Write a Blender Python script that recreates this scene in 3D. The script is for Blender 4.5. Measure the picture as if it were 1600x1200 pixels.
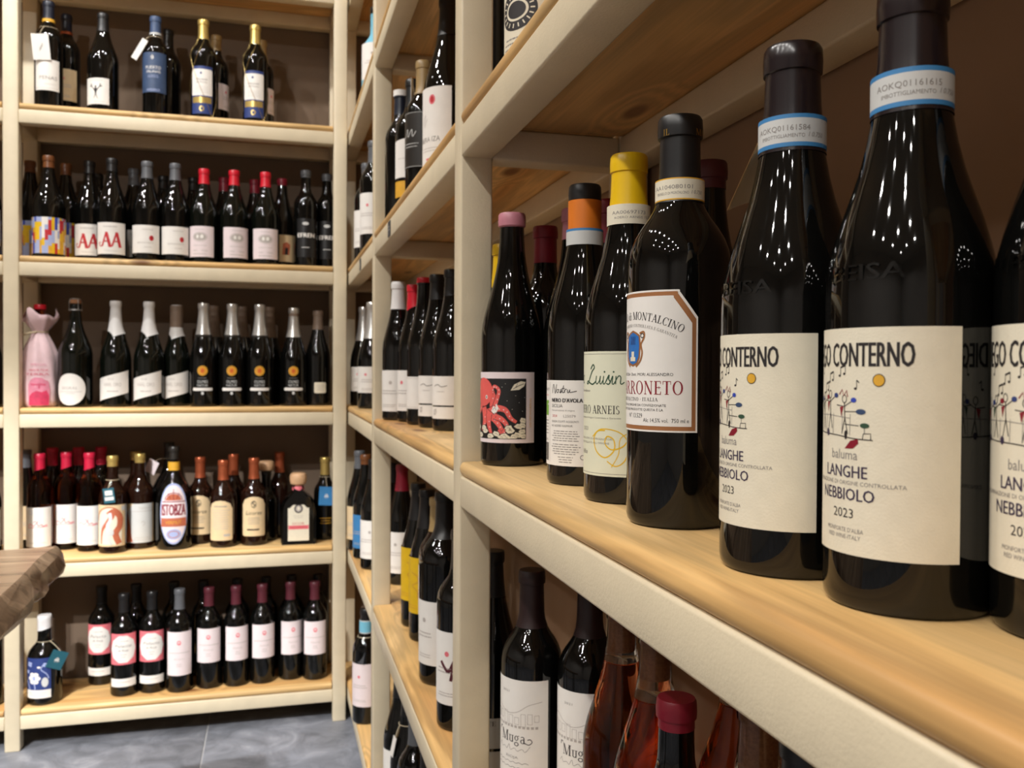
import bpy, bmesh, math, random
from mathutils import Vector, Matrix
random.seed(7)
for _o in list(bpy.data.objects):
    bpy.data.objects.remove(_o, do_unlink=True)
SC = bpy.context.scene
COL = SC.collection
# ------------------------------------------------------------------ camera, world, lights, exposure
cam_d = bpy.data.cameras.new('camera')
cam = bpy.data.objects.new('camera', cam_d)
COL.objects.link(cam)
cam_d.sensor_fit = 'HORIZONTAL'
cam_d.sensor_width = 36.0
cam_d.lens = 1385.23 / 1600 * 36.0
cam_d.clip_start = 0.02
cam_d.clip_end = 60
_R = Vector((0.965896, -0.258875, 0.005322)); _U = Vector((-0.001341, 0.015552, 0.999878)); _F = Vector((0.258926, 0.965786, -0.014674))
_m = Matrix((_R, _U, -_F)).transposed().to_4x4()
_m.translation = (0, 0, 1.09501)
cam.matrix_world = _m
cam_d.dof.use_dof = True
cam_d.dof.focus_distance = 0.66
cam_d.dof.aperture_fstop = 15.0
SC.camera = cam
SC.view_settings.view_transform = 'Standard'
SC.view_settings.look = 'None'
SC.view_settings.gamma = 1.0
SC.view_settings.use_curve_mapping = False
SC.view_settings.exposure = -0.42
W = bpy.data.worlds.new('world')
SC.world = W
W.use_nodes = True
W.node_tree.nodes['Background'].inputs[0].default_value = (1.0, 0.9, 0.78, 1)
W.node_tree.nodes['Background'].inputs[1].default_value = 0.05

def spot(x, y, z, energy, aim, size=130, rad=0.028, col=(1.0, 0.965, 0.915)):
    l = bpy.data.lights.new('ceiling_or_fill_spot', 'SPOT')
    l.energy = energy
    l.color = col
    l.spot_size = math.radians(size)
    l.spot_blend = 0.6
    l.shadow_soft_size = rad
    o = bpy.data.objects.new('ceiling_or_fill_spot', l)
    COL.objects.link(o)
    o.location = (x, y, z)
    o.rotation_euler = (Vector(aim) - Vector((x, y, z))).to_track_quat('-Z', 'Y').to_euler()

LP = 30
# the track over the aisle, parallel to the right-hand shelving
for y in (-1.7, -1.2, -0.7, -0.2, 0.3, 0.8, 1.3, 1.75):
    spot(-0.98, y, 2.9, LP, (0.15, y + 0.15, 1.0))
# the track in front of the back shelving
for x, e in ((-2.0, 0.8), (-1.45, 0.8), (-0.9, 1.25), (-0.38, 0.55), (0.0, 0.48)):
    spot(x, 2.08, 2.9, LP * e * 1.18, (x + 0.05, 2.75, 0.9), col=(1.0, 0.985, 0.955))
# added narrow fill spots that brighten the back shelving but miss the second post
for x, y, ax, az, e in ((-1.50, -0.2, -0.62, 0.05, 15.5), (-1.66, -0.2, -0.14, 0.05, 15.5), (-1.5, -0.6, -0.42, 1.6, 3.5), (-1.9, -0.6, -1.3, 0.4, 8)):
    spot(x, y, 2.9, LP * e * 1.06, (ax, 2.8, az), size=27, col=(1.0, 0.985, 0.965))
for x in (-2.2, -1.6):
    for y in (-1.6, -0.8, 0.0, 0.8):
        spot(x, y, 2.9, LP * 1.3, (x, y, 0))

# ------------------------------------------------------------------ materials
def lin(c):
    r = []
    for v in c:
        v = v / 255.0
        r.append(v / 12.92 if v <= 0.04045 else ((v + 0.055) / 1.055) ** 2.4)
    return (r[0], r[1], r[2], 1.0)

MATS = {}
def mat(name, c, rough=0.5, metal=0.0, var=0.05, nscale=60.0, spec=0.5, coat=0.0, trans=0.0, ior=1.5, bump=0.0, bscale=300.0, sheen=0.0):
    if name in MATS:
        return MATS[name]
    m = bpy.data.materials.new(name)
    m.use_nodes = True
    nt = m.node_tree
    b = nt.nodes['Principled BSDF']
    b.inputs['Roughness'].default_value = rough
    b.inputs['Metallic'].default_value = metal
    b.inputs['Specular IOR Level'].default_value = spec
    b.inputs['Coat Weight'].default_value = coat
    b.inputs['Coat Roughness'].default_value = 0.03
    b.inputs['Transmission Weight'].default_value = trans
    b.inputs['IOR'].default_value = ior
    b.inputs['Sheen Weight'].default_value = sheen
    c4 = lin(c)
    b.inputs['Base Color'].default_value = c4
    m.diffuse_color = c4
    if var > 0:
        tc = nt.nodes.new('ShaderNodeTexCoord')
        n = nt.nodes.new('ShaderNodeTexNoise')
        n.inputs['Scale'].default_value = nscale
        n.inputs['Detail'].default_value = 3
        r = nt.nodes.new('ShaderNodeValToRGB')
        r.color_ramp.elements[0].position = 0.3
        r.color_ramp.elements[1].position = 0.7
        r.color_ramp.elements[0].color = tuple(v * (1 - var) for v in c4[:3]) + (1,)
        r.color_ramp.elements[1].color = tuple(min(1, v * (1 + var)) for v in c4[:3]) + (1,)
        nt.links.new(tc.outputs['Object'], n.inputs['Vector'])
        nt.links.new(n.outputs['Fac'], r.inputs['Fac'])
        nt.links.new(r.outputs['Color'], b.inputs['Base Color'])
        if bump > 0:
            n2 = nt.nodes.new('ShaderNodeTexNoise')
            n2.inputs['Scale'].default_value = bscale
            n2.inputs['Detail'].default_value = 2
            nt.links.new(tc.outputs['Object'], n2.inputs['Vector'])
            bp = nt.nodes.new('ShaderNodeBump')
            bp.inputs['Strength'].default_value = bump
            bp.inputs['Distance'].default_value = 0.001
            nt.links.new(n2.outputs['Fac'], bp.inputs['Height'])
            nt.links.new(bp.outputs['Normal'], b.inputs['Normal'])
    MATS[name] = m
    return m

def wood(name, cols, knot=(112, 66, 36), rough=0.42, knots=True, gscale=1.0):
    m = bpy.data.materials.new(name)
    m.use_nodes = True
    nt = m.node_tree
    N = nt.nodes.new
    L = nt.links.new
    b = nt.nodes['Principled BSDF']
    b.inputs['Roughness'].default_value = rough
    b.inputs['Specular IOR Level'].default_value = 0.35
    tc = N('ShaderNodeTexCoord')
    oi = N('ShaderNodeObjectInfo')
    mul = N('ShaderNodeMath'); mul.operation = 'MULTIPLY'; mul.inputs[1].default_value = 37.0
    L(oi.outputs['Random'], mul.inputs[0])
    cx = N('ShaderNodeCombineXYZ')
    L(mul.outputs[0], cx.inputs[0]); L(mul.outputs[0], cx.inputs[1])
    add = N('ShaderNodeVectorMath'); add.operation = 'ADD'
    L(tc.outputs['Object'], add.inputs[0]); L(cx.outputs[0], add.inputs[1])
    def mapped(s):
        mp = N('ShaderNodeMapping')
        mp.inputs['Scale'].default_value = s
        L(add.outputs[0], mp.inputs['Vector'])
        return mp.outputs[0]
    n1 = N('ShaderNodeTexNoise')
    n1.inputs['Scale'].default_value = 1.0; n1.inputs['Detail'].default_value = 4; n1.inputs['Distortion'].default_value = 0.6
    L(mapped((1.1 * gscale, 11 * gscale, 11 * gscale)), n1.inputs['Vector'])
    # knots bend the grain
    vo = N('ShaderNodeTexVoronoi')
    vo.voronoi_dimensions = '2D'
    vo.inputs['Scale'].default_value = 1.0
    L(mapped((1.9, 5.2, 1)), vo.inputs['Vector'])
    kr = N('ShaderNodeMapRange')
    kr.inputs['From Min'].default_value = 0.0; kr.inputs['From Max'].default_value = 0.22
    kr.inputs['To Min'].default_value = 0.55; kr.inputs['To Max'].default_value = 0.0
    L(vo.outputs['Distance'], kr.inputs['Value'])
    s1 = N('ShaderNodeMath'); s1.operation = 'ADD'
    L(n1.outputs['Fac'], s1.inputs[0])
    if knots:
        L(kr.outputs[0], s1.inputs[1])
    else:
        s1.inputs[1].default_value = 0
    s2 = N('ShaderNodeMath'); s2.operation = 'MULTIPLY'; s2.inputs[1].default_value = 42.0
    L(s1.outputs[0], s2.inputs[0])
    s3 = N('ShaderNodeMath'); s3.operation = 'SINE'
    L(s2.outputs[0], s3.inputs[0])
    r1 = N('ShaderNodeValToRGB')
    e = r1.color_ramp.elements
    e[0].position = 0.30; e[0].color = lin(cols[0])
    e[1].position = 0.72; e[1].color = lin(cols[2])
    k = e.new(0.5); k.color = lin(cols[1])
    L(n1.outputs['Fac'], r1.inputs['Fac'])
    mr = N('ShaderNodeMapRange')
    mr.inputs['From Min'].default_value = -1; mr.inputs['From Max'].default_value = 1
    mr.inputs['To Min'].default_value = 0.80; mr.inputs['To Max'].default_value = 1.06
    L(s3.outputs[0], mr.inputs['Value'])
    n2 = N('ShaderNodeTexNoise')
    n2.inputs['Scale'].default_value = 1.0; n2.inputs['Detail'].default_value = 3
    L(mapped((6, 260, 260)), n2.inputs['Vector'])
    mr2 = N('ShaderNodeMapRange')
    mr2.inputs['From Min'].default_value = 0.3; mr2.inputs['From Max'].default_value = 0.7
    mr2.inputs['To Min'].default_value = 0.90; mr2.inputs['To Max'].default_value = 1.06
    L(n2.outputs['Fac'], mr2.inputs['Value'])
    mm = N('ShaderNodeMath'); mm.operation = 'MULTIPLY'
    L(mr.outputs[0], mm.inputs[0]); L(mr2.outputs[0], mm.inputs[1])
    vm = N('ShaderNodeVectorMath'); vm.operation = 'SCALE'
    L(r1.outputs['Color'], vm.inputs[0]); L(mm.outputs[0], vm.inputs['Scale'])
    out = vm.outputs[0]
    if knots:
        kk = N('ShaderNodeMapRange')
        kk.inputs['From Min'].default_value = 0.035; kk.inputs['From Max'].default_value = 0.085
        kk.inputs['To Min'].default_value = 0.85; kk.inputs['To Max'].default_value = 0.0
        L(vo.outputs['Distance'], kk.inputs['Value'])
        mx = N('ShaderNodeMix'); mx.data_type = 'RGBA'
        L(kk.outputs[0], mx.inputs[0]); L(out, mx.inputs[6]); mx.inputs[7].default_value = lin(knot)
        out = mx.outputs[2]
    L(out, b.inputs['Base Color'])
    bp = N('ShaderNodeBump'); bp.inputs['Strength'].default_value = 0.15; bp.inputs['Distance'].default_value = 0.001
    L(n2.outputs['Fac'], bp.inputs['Height']); L(bp.outputs['Normal'], b.inputs['Normal'])
    MATS[name] = m
    return m

def slate(name, c1, c2, c3):
    m = bpy.data.materials.new(name)
    m.use_nodes = True
    nt = m.node_tree; N = nt.nodes.new; L = nt.links.new
    b = nt.nodes['Principled BSDF']
    b.inputs['Roughness'].default_value = 0.5
    tc = N('ShaderNodeTexCoord'); oi = N('ShaderNodeObjectInfo')
    cx = N('ShaderNodeVectorMath'); cx.operation = 'SCALE'; cx.inputs['Scale'].default_value = 1.0
    ad = N('ShaderNodeVectorMath'); ad.operation = 'ADD'
    sc = N('ShaderNodeMath'); sc.operation = 'MULTIPLY'; sc.inputs[1].default_value = 20
    L(oi.outputs['Random'], sc.inputs[0])
    cb = N('ShaderNodeCombineXYZ'); L(sc.outputs[0], cb.inputs[0]); L(sc.outputs[0], cb.inputs[2])
    L(tc.outputs['Object'], ad.inputs[0]); L(cb.outputs[0], ad.inputs[1])
    n = N('ShaderNodeTexNoise'); n.inputs['Scale'].default_value = 9; n.inputs['Detail'].default_value = 8; n.inputs['Roughness'].default_value = 0.65; n.inputs['Distortion'].default_value = 1.2
    L(ad.outputs[0], n.inputs['Vector'])
    r = N('ShaderNodeValToRGB'); e = r.color_ramp.elements
    e[0].position = 0.3; e[0].color = lin(c1); e[1].position = 0.78; e[1].color = lin(c3)
    k = e.new(0.55); k.color = lin(c2)
    L(n.outputs['Fac'], r.inputs['Fac']); L(r.outputs['Color'], b.inputs['Base Color'])
    bp = N('ShaderNodeBump'); bp.inputs['Strength'].default_value = 0.35; bp.inputs['Distance'].default_value = 0.004
    L(n.outputs['Fac'], bp.inputs['Height']); L(bp.outputs['Normal'], b.inputs['Normal'])
    MATS[name] = m
    return m

mat('cream_paint', (221, 207, 178), rough=0.42, var=0.035, nscale=25, bump=0.25, bscale=420)
mat('wall_paint', (158, 128, 102), rough=0.85, var=0.06, nscale=8, bump=0.1, bscale=200)
mat('wall_paint_shaded', (116, 98, 82), rough=0.85, var=0.06, nscale=8, bump=0.1, bscale=200)  # same paint as the right wall, darkened: shade between the back shelves in the colour
mat('wall_plain', (186, 181, 176), rough=0.85, var=0.05, nscale=5)
mat('ceiling_paint', (200, 190, 175), rough=0.9, var=0.03, nscale=5)
mat('dark_glass', (9, 9, 8), rough=0.035, var=0.2, nscale=30, spec=0.55)
mat('green_glass', (10, 13, 9), rough=0.035, var=0.2, nscale=30, spec=0.55)
mat('brown_glass', (30, 14, 8), rough=0.04, var=0.2, nscale=30, spec=0.55)
mat('clear_glass', (246, 240, 232), rough=0.01, var=0.01, trans=1.0, ior=1.45)
mat('rose_wine', (204, 128, 84), rough=0.01, var=0.04, trans=1.0, ior=1.36)
mat('amber_wine', (190, 98, 50), rough=0.01, var=0.04, trans=1.0, ior=1.36)
mat('cork', (150, 104, 70), rough=0.8, var=0.2, nscale=400)
mat('paper', (240, 236, 230), rough=0.6, var=0.02)
mat('paper_cream', (233, 225, 203), rough=0.6, var=0.025, nscale=120, bump=0.15, bscale=900)
mat('paper_green', (226, 226, 202), rough=0.6, var=0.02)
mat('paper_pink', (236, 222, 224), rough=0.6, var=0.02)
mat('paper_tan', (226, 200, 158), rough=0.6, var=0.03)
mat('paper_grey', (205, 206, 204), rough=0.6, var=0.02)
mat('ink', (38, 33, 34), rough=0.6, var=0.05)
mat('ink_grey', (140, 134, 130), rough=0.6, var=0.05)
mat('ink_light', (186, 178, 172), rough=0.6, var=0.03)
mat('ink_purple', (58, 46, 74), rough=0.6, var=0.05)
mat('red', (196, 40, 48), rough=0.5, var=0.05)
mat('dark_red', (140, 28, 44), rough=0.5, var=0.05)
mat('pink', (232, 118, 128), rough=0.5, var=0.05)
mat('octopus_pink', (232, 98, 92), rough=0.6, var=0.08)
mat('yellow', (234, 190, 30), rough=0.5, var=0.05)
mat('mustard', (222, 168, 52), rough=0.5, var=0.1)
mat('orange', (224, 122, 34), rough=0.45, var=0.05)
mat('blue', (60, 130, 186), rough=0.5, var=0.05)
mat('shield_blue', (42, 112, 190), rough=0.5, var=0.1)
mat('navy', (44, 62, 122), rough=0.5, var=0.05)
mat('slate_blue', (58, 78, 112), rough=0.5, var=0.1)
mat('royal_blue', (52, 74, 178), rough=0.5, var=0.05)
mat('pale_blue', (170, 182, 222), rough=0.5, var=0.05)
mat('sky_blue', (120, 190, 214), rough=0.5, var=0.05)
mat('green', (60, 110, 84), rough=0.5, var=0.05)
mat('lime', (122, 178, 60), rough=0.5, var=0.05)
mat('dark_green', (52, 82, 62), rough=0.5, var=0.05)
mat('teal', (36, 96, 112), rough=0.55, var=0.04)
mat('gold', (196, 158, 78), rough=0.32, metal=0.8, var=0.05)
mat('gold_foil', (206, 178, 104), rough=0.3, metal=0.6, var=0.05)
mat('copper', (184, 96, 62), rough=0.3, metal=0.55, var=0.05)
mat('copper_ink', (184, 126, 82), rough=0.4, metal=0.4, var=0.05)
mat('silver', (214, 212, 208), rough=0.28, metal=0.7, var=0.03, bump=0.4, bscale=160)
mat('white_foil', (226, 224, 222), rough=0.4, var=0.02, bump=0.3, bscale=160)
mat('taupe_foil', (132, 112, 96), rough=0.45, var=0.04)
mat('capsule_black', (26, 25, 26), rough=0.36, var=0.1)
mat('capsule_plum', (34, 26, 28), rough=0.22, var=0.1)
mat('capsule_navy', (26, 32, 48), rough=0.35, var=0.08)
mat('capsule_grey', (92, 94, 98), rough=0.4, var=0.05)
mat('capsule_red', (204, 26, 46), rough=0.34, var=0.05)
mat('capsule_wine', (138, 26, 46), rough=0.4, var=0.05)
mat('capsule_burgundy', (86, 34, 44), rough=0.4, var=0.06)
mat('capsule_burgundy_shaded', (38, 20, 21), rough=0.45, var=0.06)  # burgundy capsule with the shade under the shelf put into its colour
mat('capsule_yellow', (236, 192, 22), rough=0.33, var=0.03)
mat('capsule_amber', (112, 66, 34), rough=0.35, var=0.06)
mat('capsule_tan', (166, 138, 92), rough=0.4, var=0.05)
mat('wax_pink', (192, 124, 138), rough=0.45, var=0.06)
mat('wax_white', (226, 224, 224), rough=0.4, var=0.03)
mat('wax_red', (196, 28, 62), rough=0.4, var=0.05)
mat('terracotta', (190, 104, 74), rough=0.6, var=0.1)
mat('print_black', (22, 22, 24), rough=0.55, var=0.15, nscale=200)
mat('string', (206, 190, 160), rough=0.8, var=0.1)
mat('wire', (176, 152, 96), rough=0.35, metal=0.8, var=0.05)
mat('organza', (238, 206, 212), rough=0.45, var=0.06, nscale=40, sheen=0.5, bump=0.4, bscale=120)
mat('organza_print', (206, 60, 96), rough=0.5, var=0.15, nscale=90)
mat('organza_shade', (214, 96, 126), rough=0.5, var=0.12, nscale=60)
mat('organza_mid', (226, 140, 164), rough=0.5, var=0.12, nscale=60)
mat('shelf_tag', (64, 66, 70), rough=0.5, var=0.05)
mat('kraft', (158, 126, 84), rough=0.8, var=0.1)
mat('wood_ball', (212, 170, 130), rough=0.5, var=0.08)
mat('dark_foil', (40, 36, 32), rough=0.4, var=0.1)
mat('grout', (172, 172, 174), rough=0.9, var=0.08)
mat('iron', (34, 32, 30), rough=0.5, var=0.1)
wood('pine', ((202, 150, 90), (224, 182, 120), (236, 202, 148)))
wood('live_edge_wood', ((92, 72, 56), (134, 110, 88), (166, 140, 114)), rough=0.26, knots=False, gscale=1.6)
slate('slate_tile', (102, 105, 112), (134, 137, 146), (168, 170, 178))

# ------------------------------------------------------------------ object helpers
def link(name, mesh, parent=None):
    o = bpy.data.objects.new(name, mesh)
    COL.objects.link(o)
    if parent is not None:
        o.parent = parent
    return o

def tag(o, label=None, cat=None, group=None, kind=None):
    if label: o['label'] = label
    if cat: o['category'] = cat
    if group: o['group'] = group
    if kind: o['kind'] = kind
    return o

def empty(name, loc=(0, 0, 0), rz=0.0):
    o = bpy.data.objects.new(name, None)
    COL.objects.link(o)
    o.empty_display_size = 0.02
    o.location = loc
    o.rotation_euler = (0, 0, rz)
    return o

class MB:
    """collects geometry in metres; build() makes one mesh"""
    def __init__(s):
        s.v = []; s.f = []; s.m = []; s.mats = []
    def mi(s, name):
        if name not in s.mats: s.mats.append(name)
        return s.mats.index(name)
    def add(s, verts, faces, mname):
        k = len(s.v); i = s.mi(mname)
        s.v += [tuple(p) for p in verts]
        for f in faces:
            s.f.append(tuple(a + k for a in f)); s.m.append(i)
    def lathe(s, pts, mname, n=28, cx=0, cy=0, slant=0.0, close=True):
        """pts: (r, z) in mm from bottom to top"""
        V = []; F = []
        for j, (r, z) in enumerate(pts):
            for i in range(n):
                a = 2 * math.pi * i / n
                dz = slant * math.cos(a) if j == 0 else (slant * 0.5 * math.cos(a) if j == 1 and slant else 0)
                V.append((cx + r * math.cos(a) * 1e-3, cy + r * math.sin(a) * 1e-3, (z + dz) * 1e-3))
        for j in range(len(pts) - 1):
            for i in range(n):
                a = j * n + i; b = j * n + (i + 1) % n
                F.append((a, b, b + n, a + n))
        if close:
            if pts[0][0] > 0.01: F.append(tuple(reversed(range(n))))
            if pts[-1][0] > 0.01: F.append(tuple(range((len(pts) - 1) * n, len(pts) * n)))
        s.add(V, F, mname)
    def box(s, c, d, mname, rot=None):
        hx, hy, hz = d[0] / 2, d[1] / 2, d[2] / 2
        V = [Vector((sx * hx, sy * hy, sz * hz)) for sz in (-1, 1) for sy in (-1, 1) for sx in (-1, 1)]
        if rot is not None: V = [rot @ p for p in V]
        V = [p + Vector(c) for p in V]
        s.add(V, [(0, 2, 3, 1), (4, 5, 7, 6), (0, 1, 5, 4), (2, 6, 7, 3), (0, 4, 6, 2), (1, 3, 7, 5)], mname)
    def tube(s, path, r, mname, n=6, closed=False):
        P = [Vector(p) for p in path]; V = []; F = []; m = len(P)
        for i, p in enumerate(P):
            if closed: t = P[(i + 1) % m] - P[i - 1]
            else: t = P[min(i + 1, m - 1)] - P[max(i - 1, 0)]
            t.normalize()
            u = t.cross(Vector((0, 0, 1)))
            if u.length < 1e-3: u = t.cross(Vector((1, 0, 0)))
            u.normalize(); w = t.cross(u)
            for k in range(n):
                a = 2 * math.pi * k / n
                V.append(p + (u * math.cos(a) + w * math.sin(a)) * r)
        for i in range(m if closed else m - 1):
            j = (i + 1) % m
            for k in range(n):
                F.append((i * n + k, i * n + (k + 1) % n, j * n + (k + 1) % n, j * n + k))
        if not closed:
            F.append(tuple(range(n))); F.append(tuple(range((m - 1) * n, m * n)))
        s.add(V, F, mname)
    def build(s, name, smooth=True, angle=35):
        me = bpy.data.meshes.new(name)
        me.from_pydata(s.v, [], s.f)
        for n in s.mats: me.materials.append(MATS[n])
        me.polygons.foreach_set('material_index', s.m)
        bm = bmesh.new(); bm.from_mesh(me)
        bmesh.ops.recalc_face_normals(bm, faces=bm.faces)
        bm.to_mesh(me); bm.free()
        if smooth:
            me.polygons.foreach_set('use_smooth', [True] * len(me.polygons))
            me.set_sharp_from_angle(angle=math.radians(angle))
        me.update()
        return me

def bevel_box(name, lo, hi, mname, bev=0.0025, seg=2, parent=None):
    """box between two corners, its origin at the centre, edges rounded"""
    c = [(a + b) / 2 for a, b in zip(lo, hi)]
    d = [abs(b - a) for a, b in zip(lo, hi)]
    key = ('bb', tuple(round(x, 4) for x in d), mname, bev)
    if key not in CACHE:
        bm = bmesh.new()
        bmesh.ops.create_cube(bm, size=1.0)
        for v in bm.verts: v.co = Vector((v.co.x * d[0], v.co.y * d[1], v.co.z * d[2]))
        if bev > 0:
            bmesh.ops.bevel(bm, geom=list(bm.edges), offset=bev, segments=seg, affect='EDGES', profile=0.5)
        me = bpy.data.meshes.new(name)
        bm.to_mesh(me); bm.free()
        me.materials.append(MATS[mname])
        me.polygons.foreach_set('use_smooth', [True] * len(me.polygons))
        me.set_sharp_from_angle(angle=math.radians(50))
        CACHE[key] = me
    o = link(name, CACHE[key], parent)
    o.location = c
    return o
CACHE = {}
# ------------------------------------------------------------------ printing: flat shapes in mm, wrapped round a bottle later
_TXT = {}
def text_poly(s, shear=0.0):
    k = (s, shear)
    if k not in _TXT:
        c = bpy.data.curves.new('lettering', 'FONT')
        c.body = s; c.size = 1 / 0.69; c.resolution_u = 2; c.shear = shear
        o = bpy.data.objects.new('lettering', c)
        m = o.to_mesh()
        V = [(v.co.x, v.co.y) for v in m.vertices]
        F = [tuple(p.vertices) for p in m.polygons]
        o.to_mesh_clear()
        bpy.data.objects.remove(o); bpy.data.curves.remove(c)
        _TXT[k] = (V, F)
    return _TXT[k]

def ell(cx, cy, rx, ry, a0=0, a1=360, n=20):
    return [(cx + rx * math.cos(math.radians(a0 + (a1 - a0) * i / n)), cy + ry * math.sin(math.radians(a0 + (a1 - a0) * i / n))) for i in range(n + (0 if abs(a1 - a0) >= 360 else 1))]

def crom(P, n=6):
    P = [Vector((p[0], p[1])) for p in P]; out = []
    Q = [P[0]] + P + [P[-1]]
    for i in range(1, len(Q) - 2):
        p0, p1, p2, p3 = Q[i - 1:i + 3]
        for j in range(n):
            t = j / n
            out.append(0.5 * ((2 * p1) + (-p0 + p2) * t + (2 * p0 - 5 * p1 + 4 * p2 - p3) * t * t + (-p0 + 3 * p1 - 3 * p2 + p3) * t ** 3))
    out.append(P[-1])
    return [(q[0], q[1]) for q in out]

def ring_poly(cx, cy, rx, ry, ix, iy, a0=0, a1=360, n=18):
    """faces of a ring whose hole is narrower: a letter bowl"""
    V = []; F = []
    for i in range(n + 1):
        a = math.radians(a0 + (a1 - a0) * i / n)
        V.append((cx + rx * math.cos(a), cy + ry * math.sin(a)))
        V.append((cx + ix * math.cos(a), cy + iy * math.sin(a)))
    for i in range(n): F.append((2 * i, 2 * i + 2, 2 * i + 3, 2 * i + 1))
    return V, F

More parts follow.
